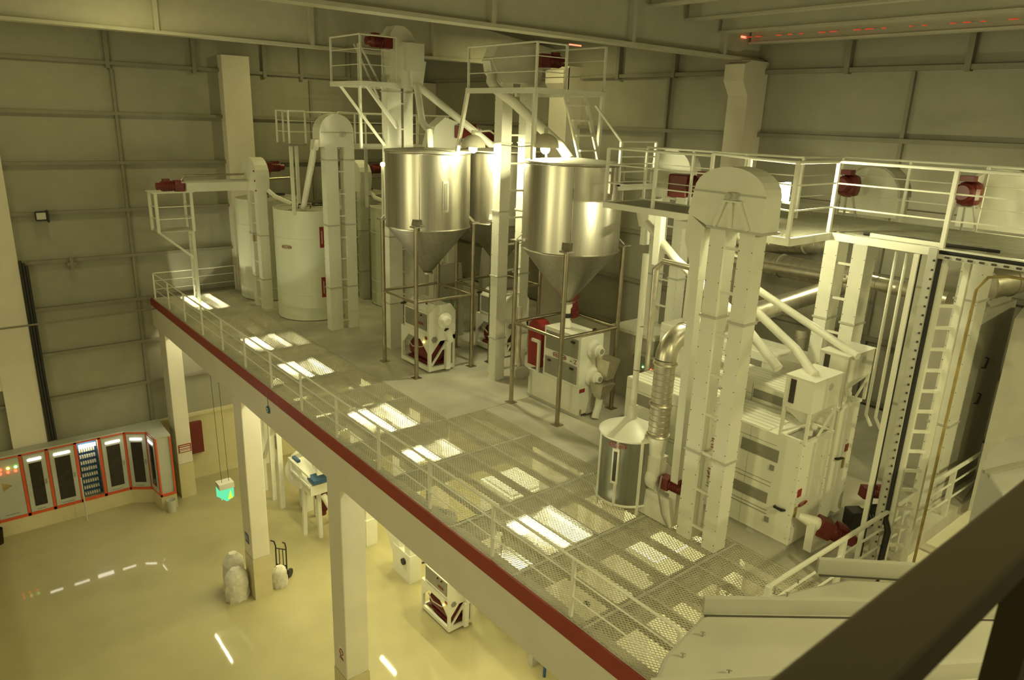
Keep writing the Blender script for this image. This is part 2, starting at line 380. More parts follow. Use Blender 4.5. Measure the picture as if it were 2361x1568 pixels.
def grating(x0, x1, y0, y1, z=D, label='pale metal mesh panel in the mezzanine walkway floor', group='mesh floor panels of the mezzanine', parent=None):
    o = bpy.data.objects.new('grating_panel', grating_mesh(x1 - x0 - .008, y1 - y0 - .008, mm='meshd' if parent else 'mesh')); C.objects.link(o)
    if parent: o.parent = parent; o.location = Vector((x0 + .004, y0 + .004, z)) - parent_loc(parent); return o
    o.location = (x0 + .004, y0 + .004, z); o['label'] = label; o['category'] = 'floor panel'; o['group'] = group; return o
for j in range(len(YS) - 1):
    xs = XS + ([10.45, 11.05] if YS[j] < 14.5 else [])
    for a, b in zip(xs, xs[1:]): grating(a, b, YS[j + 1], YS[j])
# bright light wells under the walkway
WELLS = [(7.9, 9.1, 28.55, 31.08), (7.9, 9.8, 22.43, 24.08), (7.9, 9.1, 19.33, 20.88), (7.9, 9.1, 14.58, 16.25), (7.9, 9.1, 12.61, 13.5), (7.9, 9.06, 8.3, 9.6)]
WN = ['far end of the walkway by the ladder tower', 'walkway near the front white silo', 'walkway before the first hopper', 'middle of the walkway', 'walkway just past the middle', 'near walkway beside the metal drum']
for (x0, x1, y0, y1), nm in zip(WELLS, WN):
    t = thing('light_well', 'lit white recess below the mesh, ' + nm, 'light recess', ((x0 + x1) / 2, (y0 + y1) / 2, D - .55), 'lit recesses below the mesh floor')
    zt, zb = D - .035, D - .42
    build('far_side', MB().box(x0, x1, y1 - .03, y1, zb, zt), 'white', t)
    build('near_side', MB().box(x0, x1, y0, y0 + .03, zb, zt), 'white', t)
    build('right_side', MB().box(x1 - .03, x1, y0, y1, zb, zt), 'white', t)
    build('left_side', MB().box(x0, x0 + .03, y0, y1, zb, zt), 'white', t)
    build('lamp_tube', MB().tube((x0 + .07, y0 + .15, zb + .03), (x0 + .07, y1 - .15, zb + .03), .02, 8), 'tube', t)
    
# guardrails
PN = 0
def rails(parent, pts, h=1.04, mids=(.36, .7), r=.024, posts=None, spacing=2.1, cap=True):
    """posts, top rail and mid rails along a 3D polyline, as parts of parent"""
    pts = [Vector(p) for p in pts]; up = Vector((0, 0, h))
    global PN
    for a, b in zip(pts, pts[1:]):
        build('top_rail', MB().tube(a + up, b + up, r, 8), 'white', parent)
        for m in mids: build('mid_rail', MB().tube(a + up * m, b + up * m, r * .55, 6), 'white', parent)
        n = max(1, round((b - a).length / spacing))
        for i in range(n + 1):
            if i == n and b is not pts[-1]: continue
            q = a.lerp(b, i / n); PN += 1; build('post', MB().beam(q + Vector((.0013 * (PN % 5), .0011 * (PN % 7), 0)), q + up * 1.0, r * 2.1 * (1 + .013 * (PN % 6))), 'white', parent)
t = thing('edge_guardrail', 'long white guardrail along the red striped mezzanine edge', 'railing', (7.05, 18, D))
rails(t, [(7.05, 4.78, D), (7.05, 31.3, D)], spacing=2.04)
t = thing('end_guardrail', 'white guardrail across the far end of the walkway', 'railing', (8.5, 31.3, D))
rails(t, [(7.05, 31.3, D), (10.3, 31.3, D)], spacing=1.7)
t = thing('near_guardrail', 'thick topped white guardrail on the near side by the machine motors', 'railing', (12, 4.7, D))
rails(t, [(8.9, 4.62, D), (17.6, 4.52, D)], r=.04, spacing=2.15)
# ================================================================ STAINLESS HOPPERS
def hopper_silo(cx, cy, label, r=1.24, hx=1.0, hy=.94, zt=14.95, zc=12.8, zb=11.4, win=None):
    t = thing('hopper_silo', label, 'silo', (cx, cy, D), 'stainless hopper silos')
    build('shell', MB().lathe((cx, cy, 0), [(r, zc), (r, zt)], 64), 'ss', t)
    build('lid', MB().lathe((cx, cy, 0), [(r + .02, zt), (r + .02, zt + .03), (.3, zt + .1), (.0001, zt + .1)], 64), 'lid', t)
    for z in (zt - .03, zc + .01): build('rim', MB().ring((cx, cy, z), r + .005, .022, n=64), 'ss', t)
    for a in (3.95, 5.4): build('seam', MB().beam((cx + r * math.cos(a) * 1.002, cy + r * math.sin(a) * 1.002, zc), (cx + r * math.cos(a) * 1.002, cy + r * math.sin(a) * 1.002, zt), .012), 'pipe', t)
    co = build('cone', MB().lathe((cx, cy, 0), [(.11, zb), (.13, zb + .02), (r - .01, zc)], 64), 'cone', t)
    build('outlet', MB().lathe((cx, cy, 0), [(.16, zb - .06), (.16, zb), (.12, zb), (.12, zb - .06)], 24), 'ss', co)
    for sx in (-1, 1):
        for sy in (-1, 1):
            x, y = cx + sx * hx, cy + sy * hy
            lg = build('leg', MB().tube((x, y, D), (x, y, 12.92), .06, 14), 'pipe', t)
            build('base_plate', MB().box(x - .12, x + .12, y - .12, y + .12, D, D + .018), 'pipe', lg)
            build('bracket', MB().beam((x, y, 12.98), (x + (cx - x) * .22, y + (cy - y) * .22, 13.28), .26, .02).box(x - .13, x + .13, y - .13, y + .13, 12.92, 12.96), 'ss', lg)
    for z in (10.74,):
        for sx in (-1, 1):
            build('brace', MB().tube((cx + sx * hx, cy - hy, z), (cx + sx * hx, cy + hy, z), .045, 10), 'pipe', t)
        for sy in (-1, 1):
            build('brace', MB().tube((cx - hx, cy + sy * hy, z + .02), (cx + hx, cy + sy * hy, z + .02), .045, 10), 'pipe', t)
    if win:
        a, z0, z1 = win; d = Vector((math.cos(a), math.sin(a), 0)); s = Vector((-d.y, d.x, 0)); c = Vector((cx, cy, 0)) + d * (r - .005)
        def slab(w, za, zb_, th):
            m = MB(); p = [c - s * w + Vector((0, 0, za)), c + s * w + Vector((0, 0, za)), c + s * w + Vector((0, 0, zb_)), c - s * w + Vector((0, 0, zb_))]
            return m.add(p + [q + d * th for q in p], [(4, 5, 6, 7), (0, 1, 5, 4), (1, 2, 6, 5), (2, 3, 7, 6), (3, 0, 4, 7)])
        fr = build('window_frame', slab(.085, z0, z1, .03), 'greyl', t); build('sight_glass', slab(.045, z0 + .06, z1 - .06, .038), 'grey', fr)
    return t
hopper_silo(11.83, 18.42, 'stainless conical silo above the left hulling machine, left of the tall elevator', win=(4.55, 13.35, 14.2))
hopper_silo(14.55, 18.42, 'stainless conical silo mostly hidden behind the tall white elevator')
hopper_silo(12.96, 13.46, 'stainless conical silo above the machine with the red belt guard')
# ================================================================ WHITE ROUND TANKS
def tank(cx, cy, label, zt, r=1.28, lugs=True):
    t = thing('round_tank', label, 'tank', (cx, cy, D), 'white round tanks')
    build('shell', MB().lathe((cx, cy, 0), [(r, D + .02), (r, zt)], 64), 'silo', t)
    for z in (D + .05, D + .5, D + 1.0, zt - 1.0, zt): build('band', MB().ring((cx, cy, z), r, .014, n=64), 'white', t)
    build('lid', MB().lathe((cx, cy, 0), [(r, zt), (.35, zt + .07), (.34, zt + .13), (.0001, zt + .13)], 48), 'lid', t)
    h = MB().path([(cx - .6, cy - .5, zt + .05), (cx - .6, cy - .5, zt + .2), (cx - .2, cy - .6, zt + .2), (cx - .2, cy - .6, zt + .05)], .02, 8)
    h.ring((cx + .3, cy - .3, zt + .14), .28, .03); build('hatch', h, 'black', t)
    return t
def gauge(t, cx, cy, r, a, z0, z1):
    d = Vector((math.cos(a), math.sin(a), 0)); s = Vector((-d.y, d.x, 0)); c = Vector((cx, cy, 0)) + d * (r - .004)
    def slab(w, za, zb, th):
        p = [c - s * w + Vector((0, 0, za)), c + s * w + Vector((0, 0, za)), c + s * w + Vector((0, 0, zb)), c - s * w + Vector((0, 0, zb))]
        return MB().add(p + [q + d * th for q in p], [(4, 5, 6, 7), (0, 1, 5, 4), (1, 2, 6, 5), (2, 3, 7, 6), (3, 0, 4, 7)])
    o = build('gauge_frame', slab(.075, z0, z1, .03), 'redp', t); build('gauge_glass', slab(.018, z0 + .14, z1 - .14, .034), 'greyl', o)
def logo(t, cx, cy, r, a, z):
    d = Vector((math.cos(a), math.sin(a), 0)); s = Vector((-d.y, d.x, 0))
    plate_text('ZACCARIA', .42, .13, Vector((cx, cy, z)) + d * (r + .012), s, (0, 0, 1), t)
W1 = tank(11.45, 26.0, 'nearest white round tank with two red gauges on its side', 12.5)
gauge(W1, 11.45, 26.0, 1.28, 4.62, 11.2, 11.95); gauge(W1, 11.45, 26.0, 1.28, 4.62, 9.35, 10.1); logo(W1, 11.45, 26.0, 1.28, 3.6, 11.2)
W2 = tank(11.35, 29.75, 'farthest left white round tank behind the small elevator', 12.5); logo(W2, 11.35, 29.75, 1.28, 3.9, 11.2)
W3 = tank(15.35, 25.8, 'white round tank glimpsed right of the arched elevator', 12.4)
gauge(W3, 15.35, 25.8, 1.28, 3.78, 11.2, 11.95); gauge(W3, 15.35, 25.8, 1.28, 3.78, 9.5, 10.2)
tank(15.3, 29.6, 'white round tank farthest back in the corner', 12.6)
# ================================================================ MOTORS
def motor(name, p, d, parent=None, s=1.0, label=None, cat='motor', group=None):
    """red gear motor lying along d from p"""
    d = Vector(d).normalized(); p = Vector(p)
    root = parent
    if parent is None: root = thing(name, label, cat, p - Vector((0, 0, .14 * s)), group)
    b = build('motor', MB().lathe(p, [(.001, 0), (.11 * s, 0), (.13 * s, .03 * s), (.13 * s, .34 * s), (.10 * s, .36 * s), (.10 * s, .46 * s), (.001, .47 * s)], 20, d), 'red', root, 'red motor' if parent else None)
    up = Vector((0, 0, 1)); q = p + d * .2 * s + up * .15 * s
    build('terminal_box', MB().beam(q - d * .09 * s, q + d * .09 * s, .13 * s, .1 * s), 'red', b if parent else root)
    g = p - d * .12 * s
    build('gearbox', MB().beam(g - d * .13 * s, g + d * .13 * s, .26 * s, .3 * s), 'red', b if parent else root, bevel=.02 * s)
    fins = MB()
    for i in range(6): fins.lathe(p + d * (.06 + .045 * i) * s, [(.131 * s, 0), (.145 * s, 0), (.145 * s, .015 * s), (.131 * s, .015 * s)], 20, d)
    build('cooling_fins', fins, 'red', b if parent else root)
    return root
# ================================================================ BUCKET ELEVATORS
def flanges(x0, x1, y0, y1, zs):
    m = MB()
    for z in zs: m.box(x0 - .025, x1 + .025, y0 - .025, y1 + .025, z - .02, z + .02)
    return m
def bolts(pts, r=.008):
    m = MB()
    for p in pts: m.box(p[0] - r, p[0] + r, p[1] - r, p[1] + r, p[2] - r, p[2] + r)
    return m
def elevator(name, label, legs, z0, z1, head=None, group='white bucket elevators', step=2.2, rungs=True, loc=None, mt='white'):
    x = sum(l[0] + l[1] for l in legs) / 2 / len(legs); y = sum(l[2] + l[3] for l in legs) / 2 / len(legs)
    t = thing(name, label, 'elevator', (x, y, z0), group)
    for (a, b, c, d) in legs:
        lg = build('leg', MB().box(a, b, c, d, z0, z1), mt, t)
        zs = []; z = z0 + step * .7
        while z < z1 - .2: zs.append(z); z += step
        [build('flange', flanges(a, b, c, d, [q]), 'greyl', lg) for q in zs]
        pts = []
        n = int((z1 - z0) / .3)
        for i in range(n):
            zz = z0 + .15 + i * .3
            pts += [(a, d - .02, zz), (a, c + .02, zz), (b - .02, c, zz)]
        build('bolts', bolts(pts), 'dark', lg)['kind'] = 'stuff'
    if rungs and len(legs) == 2:
        (a, b, c, d), (e, f, g, h) = legs
        z = z0 + .3
        while z < z1 - .2:
            m = MB()
            if abs((a + b) - (e + f)) > abs((c + d) - (g + h)): m.box(min(b, f), max(a, e), c + .05, c + .09, z - .025, z + .025)
            else: m.box(a + .05, a + .09, min(d, h), max(c, g), z - .025, z + .025)
            build('tie', m, mt, t); z += .75
    return t
def arch(u0, u1, z0, zs, n=14):        # outline: straight sides then a half ellipse on top
    c = (u0 + u1) / 2; r = (u1 - u0) / 2; top = zs[1]; sp = zs[0]
    return [(u0, z0), (u1, z0)] + [(c + r * math.cos(PI * i / n), sp + (top - sp) * math.sin(PI * i / n)) for i in range(n + 1)]
# elevator between the tanks (arched head)
eA = elevator('bucket_elevator', 'white bucket elevator with a round arched head right of the nearest tank', [(10.95, 11.4, 23.35, 23.7), (11.65, 12.02, 23.35, 23.7)], D, 14.85)
hd_ = build('head_housing', MB().prism(arch(10.74, 11.96, 14.82, (15.3, 15.88)), 'y', 23.25, 23.8), 'white', eA)
build('rim_strip', MB().box(10.78, 11.97, 23.23, 23.82, 15.27, 15.3), 'greyl', hd_)
build('bearing', MB().box(11.42, 11.6, 23.16, 23.26, 15.15, 15.3).lathe((11.55, 23.2, 15.22), [(.001, -.08), (.06, -.08), (.06, 0)], 14, (0, 1, 0)), 'greyl', hd_)
build('spout', MB().hopper((10.62, 10.85, 23.35, 23.7, 15.05), (10.55, 10.72, 23.4, 23.65, 14.7)), 'white', hd_)
build('spout_pipe', MB().path([(10.62, 23.5, 14.75), (10.6, 23.6, 14.4), (10.9, 25.2, 12.62)], .1), 'white', eA)
# small elevator on the far left, seen edge on
eB = elevator('bucket_elevator', 'small bucket elevator seen edge on between the two left tanks', [(10.05, 10.4, 28.1, 28.42), (10.05, 10.4, 27.35, 27.7)], D, 13.1, step=1.7)
build('head_housing', MB().prism([(27.2, 13.0), (28.6, 13.0), (28.65, 13.6)] + [(27.9 + .75 * math.cos(PI * i / 10), 13.6 + .62 * math.sin(PI * i / 10)) for i in range(1, 10)] + [(27.15, 13.6)], 'x', 9.98, 10.47), 'white', eB)
build('spout_pipe', MB().path([(10.4, 27.15, 13.05), (10.55, 26.9, 12.85), (11.0, 26.5, 12.6)], .08), 'white', eB)
motor('motor', (10.75, 27.75, 13.85), (1, 0, 0), eB, 1.15)
build('red_cap', bolts([(9.98, 27.35, 13.75), (9.98, 27.3, 13.4), (9.98, 27.25, 13.05)], .03), 'redp', eB)
build('label_tag', MB().box(10.0, 10.05, 27.9, 28.02, 11.05, 11.3), 'yellow', eB)
# third small elevator beyond the arched one
eB2 = elevator('bucket_elevator', 'small bucket elevator with a curved head behind the arched elevator', [(14.05, 14.4, 27.6, 27.95), (14.05, 14.4, 26.9, 27.2)], D, 13.0, step=1.7)
build('head_housing', MB().prism([(26.75, 12.9), (28.1, 12.9), (28.15, 13.5)] + [(27.4 + .75 * math.cos(PI * i / 10), 13.5 + .62 * math.sin(PI * i / 10)) for i in range(1, 10)] + [(26.65, 13.5)], 'x', 13.98, 14.47), 'white', eB2)
motor('motor', (14.75, 27.2, 13.75), (1, 0, 0), eB2, 1.15)
build('spout_pipe', MB().path([(14.4, 26.7, 12.95), (14.5, 26.5, 12.7), (15.0, 26.1, 12.45)], .08), 'white', eB2)
# drag conveyor and its drive stand
t = thing('drag_conveyor', 'level white drag conveyor trough above the far left tank', 'conveyor', (8.9, 28.2, 12.95))
build('trough', MB().box(7.75, 10.0, 28.0, 28.45, 13.0, 13.32), 'white', t)
build('cover', MB().box(7.6, 10.05, 27.95, 28.5, 13.32, 13.37), 'greyl', t)
build('cover_pipe', MB().path([(7.5, 28.2, 13.2), (7.75, 28.2, 13.55), (9.9, 28.2, 13.58)], .03), 'pipe', t)
motor('motor', (7.4, 28.3, 13.2), (-1, 0, 0), t, 1.3)
# pale pipes beyond
t = thing('dust_pipe', 'dull bent steel pipe over the far left tanks', 'pipe', (10.8, 29, 12.6))
build('run', MB().path([(10.5, 28.3, 13.35), (11.7, 28.3, 13.4), (12.0, 28.2, 13.3), (12.05, 28.2, 12.6)], .05), 'pipe', t)
t = thing('dust_pipe', 'dull bent steel pipe right of the arched elevator', 'pipe', (14.8, 28, 12.6))
build('run', MB().path([(14.5, 27.6, 13.3), (15.6, 27.6, 13.35), (15.75, 27.5, 13.25), (15.8, 27.5, 12.6)], .05), 'pipe', t)
# ladder tower at the far end
t = thing('ladder_tower', 'small railed platform with a ladder standing alone at the far end', 'platform', (7.7, 29.6, D))
zf, zt = 11.45, 12.85
build('floor_plate', MB().box(6.95, 8.2, 29.2, 30.1, zf - .05, zf), 'greyl', t)
build('top_plate', MB().box(6.85, 8.3, 29.15, 30.15, zt, zt + .04), 'white', t)
for x, y in ((6.95, 29.2), (8.2, 29.2), (6.95, 30.1), (8.2, 30.1)):
    build('post', MB().box(x - .05, x + .05, y - .05, y + .05, zf - .05, zt), 'white', t)
for z in (11.9, 12.35):
    for a, b in (((6.95, 29.2), (8.2, 29.2)), ((8.2, 29.2), (8.2, 30.1)), ((6.95, 29.2), (6.95, 30.1))): build('mid_rail', MB().beam((*a, z), (*b, z), .03), 'white', t)
for y in (29.25, 29.7): build('upright', MB().box(8.12, 8.22, y - .04, y + .04, D, zf), 'white', t)
for i in range(11): build('rung', MB().box(8.14, 8.2, 29.25, 29.7, D + .25 + .25 * i, D + .28 + .25 * i), 'white', t)
build('brace', MB().beam((6.98, 29.3, zf - .05), (8.15, 29.3, 10.35), .08), 'white', t)
# elevator C behind the first hopper, with its platform
eC = elevator('bucket_elevator', 'tall bucket elevator with a curved hood behind the left hopper', [(11.62, 12.1, 20.35, 20.7), (12.22, 12.55, 20.4, 20.75)], D, 17.0)
build('head_housing', MB().prism([(11.72, 16.7), (12.7, 16.7), (12.7, 17.85), (12.45, 18.3), (12.2, 18.45), (11.9, 18.45), (11.72, 18.2)], 'y', 20.3, 20.85), 'white', eC)
build('hood_cap', MB().box(12.1, 12.78, 20.1, 20.3, 17.2, 18.0), 'white', eC)
build('spout', MB().hopper((12.3, 12.85, 20.1, 20.5, 17.5), (12.4, 12.75, 20.15, 20.45, 16.75)), 'white', eC)
build('spout_pipe', MB().path([(12.6, 20.2, 16.8), (13.35, 19.6, 16.1), (14.45, 18.7, 15.06)], .11), 'white', eC)
build('spout_pipe', MB().path([(12.5, 20.1, 16.8), (12.2, 19.3, 15.75), (12.05, 18.7, 15.5), (12.05, 18.65, 15.0)], .1), 'white', eC)
motor('motor', (11.45, 20.3, 17.95), (-1, 0, 0), eC, 1.15)
tC = thing('platform', 'railed platform with diagonal struts at the top of the elevator behind the left hopper', 'platform', (11.0, 20.6, 16.7), 'elevator platforms')
zc = 16.82
build('floor_frame', MB().box(10.42, 12.1, 19.76, 19.86, zc - .14, zc).box(10.42, 10.52, 19.76, 21.7, zc - .14, zc).box(10.42, 12.1, 21.6, 21.7, zc - .14, zc), 'white', tC)
build('floor_plate', MB().box(10.52, 11.6, 19.86, 21.6, zc - .06, zc - .03), 'greyl', tC)
rails(tC, [(11.65, 19.8, zc), (10.46, 19.8, zc), (10.46, 21.65, zc)], h=1.24, spacing=2)
for a, b in (((10.64, 19.82, zc - .1), (11.75, 20.0, 15.55)), ((10.5, 21.2, zc - .1), (11.6, 20.5, 15.0))): build('strut', MB().beam(a, b, .085), 'white', tC)
for x in (0, .5): build('stair_side', MB().beam((10.85 + x * .2, 20.6 + x, 17.9), (11.75, 20.6 + x, 16.4), .045), 'white', tC)
build('post', MB().box(10.98, 11.06, 20.9, 20.98, 14.9, 17.9), 'white', tC)
# elevator D, tallest, right of the first hopper
eD = elevator('bucket_elevator', 'tallest bucket elevator in the middle with a brightly lit left edge', [(12.62, 12.97, 16.0, 16.32), (13.5, 13.82, 16.05, 16.35)], D, 16.9, step=1.85)
build('head_housing', MB().prism([(12.2, 17.35), (12.55, 16.85), (13.9, 16.85), (13.95, 17.3), (13.6, 17.75), (12.95, 17.8), (12.4, 17.78)], 'y', 15.95, 16.4), 'white', eD)
build('spout', MB().prism([(12.15, 17.35), (12.6, 16.95), (12.5, 16.8), (12.22, 17.05)], 'y', 15.97, 16.3), 'white', eD)
sp = [(12.32, 16.1, 17.1), (12.22, 16.0, 16.85), (12.25, 15.8, 16.65), (12.5, 15.4, 16.35), (13.15, 14.2, 15.3), (13.2, 13.9, 15.0)]
build('spout_pipe', MB().path(sp, .13), 'white', eD)
motor('motor', (13.9, 15.7, 17.45), (1, -.2, 0), eD, 1.15)
build('cable', MB().path([(12.6, 15.98, 15.25), (13.2, 15.98, 15.2), (14.2, 15.9, 15.25)], .02, 6), 'grey', eD)
# platform D with stair ladder
tD = thing('platform', 'railed steel platform between the two front hoppers with a steep ladder', 'platform', (13.1, 16.5, 14.95), 'elevator platforms')
zd = 16.67
build('floor_frame', MB().box(12.0, 14.35, 13.88, 14.0, zd - .13, zd).box(11.94, 12.06, 13.9, 16.75, zd - .13, zd).box(14.25, 14.37, 13.9, 17.2, zd - .13, zd).box(14.0, 14.3, 17.1, 17.2, zd - .13, zd), 'white', tD)
build('floor_plate', MB().box(12.06, 12.5, 14.0, 15.2, zd - .06, zd - .03).box(13.4, 14.25, 14.6, 15.9, zd - .06, zd - .03).box(14.0, 14.25, 15.9, 17.1, zd - .06, zd - .03), 'greyl', tD)
rails(tD, [(12.95, 13.94, zd), (12.0, 13.94, zd), (12.0, 16.7, zd)], h=1.02, spacing=5)
rails(tD, [(14.3, 13.94, zd), (14.3, 17.15, zd)], h=1.08, spacing=2.6)
for p, q in (((12.0, 13.95, 14.98), (12.0, 13.95, zd)), ((12.02, 17.22, 15.0), (12.0, 16.7, zd)), ((14.22, 13.95, 14.3), (14.3, 13.95, zd))): build('support_post', MB().beam(p, q, .09), 'white', tD)
for x in (0, .68): build('ladder_side', MB().beam((12.9 + x, 13.93, zd), (13.36 + x, 13.7, 15.0), .06, .1), 'white', tD)
for i in range(1, 5):
    f = i / 4.6; build('ladder_tread', MB().box(12.9 + .46 * f, 13.58 + .46 * f, 13.83 - .23 * f, 13.97 - .23 * f, zd - 1.67 * f - .02, zd - 1.67 * f + .02), 'white', tD)
# walkway behind, over the white tanks
t = thing('platform', 'long railed walkway over the white tanks behind the left hopper', 'platform', (12.5, 25, 14.8), 'elevator platforms')
zw = 14.85
build('floor_plate', MB().box(10.4, 11.0, 24.9, 25.9, zw - .08, zw).box(11.95, 17.5, 24.5, 25.5, zw - .08, zw), 'grey', t)
build('floor_frame', MB().box(12.0, 17.5, 24.42, 24.5, zw - .16, zw + .02), 'white', t)
rails(t, [(12.0, 24.5, zw), (17.4, 24.5, zw)], h=1.08, spacing=1.1)
rails(t, [(10.4, 26.0, zw), (10.4, 24.95, zw), (11.0, 24.95, zw)], h=1.08, spacing=1.1)
rails(t, [(10.6, 25.9, zw), (17.4, 25.6, zw)], h=1.05, spacing=1.4)
for x, y in ((10.5, 25.1), (11.0, 25.8), (13.5, 25.3), (16.9, 25.3)): build('support_post', MB().box(x - .05, x + .05, y - .05, y + .05, 12.5 if x < 16.9 and x > 12 else 12.4, zw - .08), 'white', t)
# head machine with red motors behind the first hopper
t = thing('bucket_elevator', 'white tapered elevator head with red motor behind the first hopper lid', 'elevator', (14.0, 20.8, 12.0))
build('housing', MB().prism([(13.3, 14.9), (13.5, 15.6), (13.9, 15.9), (14.4, 15.75), (14.6, 14.9)], 'y', 20.6, 21.1), 'white', t)
build('leg', MB().box(13.5, 13.8, 20.65, 20.95, D, 14.9).box(14.1, 14.4, 20.65, 20.95, D, 14.9), 'white', t)
motor('motor', (14.5, 20.3, 15.45), (1, 0, 0), t, 1.3); motor('motor', (15.6, 20.4, 15.3), (1, 0, 0), t, 1.2)
# ================================================================ RIGHT HAND CATWALK
zk = 14.2
cw = thing('catwalk', 'long railed mesh catwalk running along the right side above the cleaning machines', 'catwalk', (13, 8, zk - .2))
CP = [(12.26, 11.7), (12.26, 8.9), (11.15, 8.7), (11.15, 6.4), (12.62, 6.45), (12.62, 3.6), (12.62, .8)]
def frame_edge(a, b, w=.07, h=.13): build('floor_frame', MB().beam((*a, zk - h / 2), (*b, zk - h / 2), w, h), 'white', cw)
for a, b in zip(CP[:2], CP[1:2]): frame_edge(a, b)
frame_edge((12.26, 11.7), (13.6, 11.7)); frame_edge((13.6, 11.7), (13.6, 8.0)); frame_edge((11.2, 6.42), (12.62, 6.45)); frame_edge((12.62, 6.45), (12.62, .8)); frame_edge((15.5, 8.0), (15.5, .8)); frame_edge((11.2, 8.8), (11.2, 6.4))
build('floor_plate', MB().box(12.3, 13.55, 8.8, 11.66, zk - .05, zk - .02), 'grey', cw)
for x0 in (11.22, 12.05, 12.9, 13.75, 14.6):
    for y0, y1 in ((6.5, 8.75), (4.6, 6.5), (2.7, 4.6), (.9, 2.7)):
        if x0 < 12.6 and y1 < 6.6: continue
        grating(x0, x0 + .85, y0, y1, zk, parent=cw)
rails(cw, [(12.3, 11.7, zk), (12.3, 8.9, zk)], h=1.18, spacing=1.5, r=.028)
rails(cw, [(12.3, 8.9, zk), (11.6, 7.6, zk), (11.2, 6.45, zk), (12.62, 6.5, zk), (12.62, .8, zk)], h=1.22, spacing=1.9, r=.028)
rails(cw, [(13.6, 11.7, zk), (13.6, 9.0, zk), (13.9, 7.9, zk), (15.5, 7.9, zk), (15.5, 1.0, zk)], h=1.2, spacing=1.5, r=.024)
rails(cw, [(12.3, 11.7, zk), (13.6, 11.7, zk)], h=1.18, spacing=1.3)
build('toe_board', MB().box(12.7, 12.75, 4.6, 5.8, zk, zk + .07), 'white', cw)
build('cable', MB().path([(12.9, 6.0, zk + .02), (13.0, 5.2, zk + .03), (12.85, 4.6, zk + .03), (13.0, 3.9, zk + .02)], .03, 6), 'black', cw)
# small landing by the third hopper
lt = thing('landing', 'small steel landing with a grey floor beside the rim of the front hopper', 'platform', (13.9, 13.0, 14.3))
build('floor_plate', MB().box(13.3, 14.6, 12.3, 12.95, 14.42, 14.46), 'grey', lt)
build('floor_frame', MB().box(13.28, 14.62, 12.24, 12.3, 14.36, 14.5).box(13.28, 13.34, 12.24, 13.0, 14.36, 14.5), 'white', lt)
for p in ((13.31, 12.27), (14.58, 12.27)): build('post', MB().box(p[0] - .03, p[0] + .03, p[1] - .03, p[1] + .03, 14.46, 15.5), 'white', lt)
for z in (14.8, 15.15, 15.5): build('rail', MB().beam((13.31, 12.27, z), (14.58, 12.27, z), .035), 'white', lt)
build('hand_rail', MB().beam((13.31, 12.27, 15.5), (13.1, 13.0, 16.3), .05), 'white', lt)
# ================================================================ FRONT ELEVATOR E
eE = elevator('bucket_elevator', 'big twin leg bucket elevator in front with a rounded head and bearing bracket', [(10.38, 10.72, 7.1, 7.4), (10.38, 10.72, 6.54, 6.82)], D, 14.33, step=2.55)
hd_ = build('head_housing', MB().prism([(6.4, 14.32), (7.42, 14.32), (7.86, 14.5), (7.78, 14.9)] + [(7.1 + .68 * math.cos(PI * i / 12), 14.9 + .42 * math.sin(PI * i / 12)) for i in range(1, 12)] + [(6.42, 14.9)], 'x', 10.33, 10.8), 'white', eE)
build('seam', MB().box(10.315, 10.33, 6.4, 7.8, 14.88, 14.91).box(10.31, 10.8, 6.36, 7.45, 14.3, 14.34), 'greyl', hd_)
st = MB()
for a, b in (((7.28, 14.35), (7.12, 14.78)), ((6.98, 14.35), (7.0, 14.78)), ((6.64, 14.35), (6.86, 14.78))): st.beam((10.3, *a), (10.3, *b), .05, .05)
st.box(10.22, 10.33, 6.82, 7.16, 14.77, 14.8); build('bearing_bracket', st, 'white', hd_)
build('bearing', MB().box(10.24, 10.33, 6.9, 7.08, 14.8, 14.92).lathe((10.2, 7.02, 14.87), [(.001, -.01), (.05, -.01), (.05, .1)], 14, (1, 0, 0)), 'greyl', hd_)
build('spout', MB().prism([(7.86, 14.5), (7.5, 14.28), (7.55, 14.05), (7.6, 13.95), (7.82, 13.95), (7.9, 14.1)], 'x', 10.36, 10.74), 'white', eE)
build('spout_neck', MB().hopper((10.36, 10.74, 7.55, 7.9, 14.05), (10.42, 10.68, 7.58, 7.78, 13.6)).box(10.42, 10.68, 7.58, 7.78, 13.35, 13.6), 'white', eE)
build('spout_pipe', MB().beam((10.55, 7.68, 13.4), (10.62, 7.68, D), .17), 'white', eE)
motor('motor', (10.98, 6.86, 14.85), (1, 0, 0), eE, .7)
# elevator F: pair of brightly lit legs under the catwalk, with its head above
def leg_from_px(pt, pb, z1, z0, w=.42, d=.4, x=None):
    return None
xF = 15.0
pa, pb = ax(1905, 545, xF), ax(1936, 548, xF); pc, pd = ax(1970, 552, xF), ax(2003, 556, xF)
eF = elevator('bucket_elevator', 'bucket elevator with two brightly lit legs below the catwalk', [(xF, xF + .45, pb.y, pa.y), (xF, xF + .45, pd.y, pc.y)], D, 14.0, step=2.1)
def big_head(name, px, py, x, r, label, z0):
    c = ax(px, py, x); t = label
    build('head_housing', MB().prism(arch(c.y - r, c.y + r, z0, (c.z, c.z + r)), 'x', x, x + .5), 'white', t)
    build('rim_strip', MB().prism([(c.y + (r + .02) * math.cos(PI * i / 16), c.z + (r + .02) * math.sin(PI * i / 16)) for i in range(17)] + [(c.y + (r - .03) * math.cos(PI * i / 16), c.z + (r - .03) * math.sin(PI * i / 16)) for i in range(16, -1, -1)], 'x', x - .02, x + .52), 'greyl', t)
    return t, c
hF, c = big_head('elevator_head', 2005, 450, xF + 1.0, .62, eF, zk)
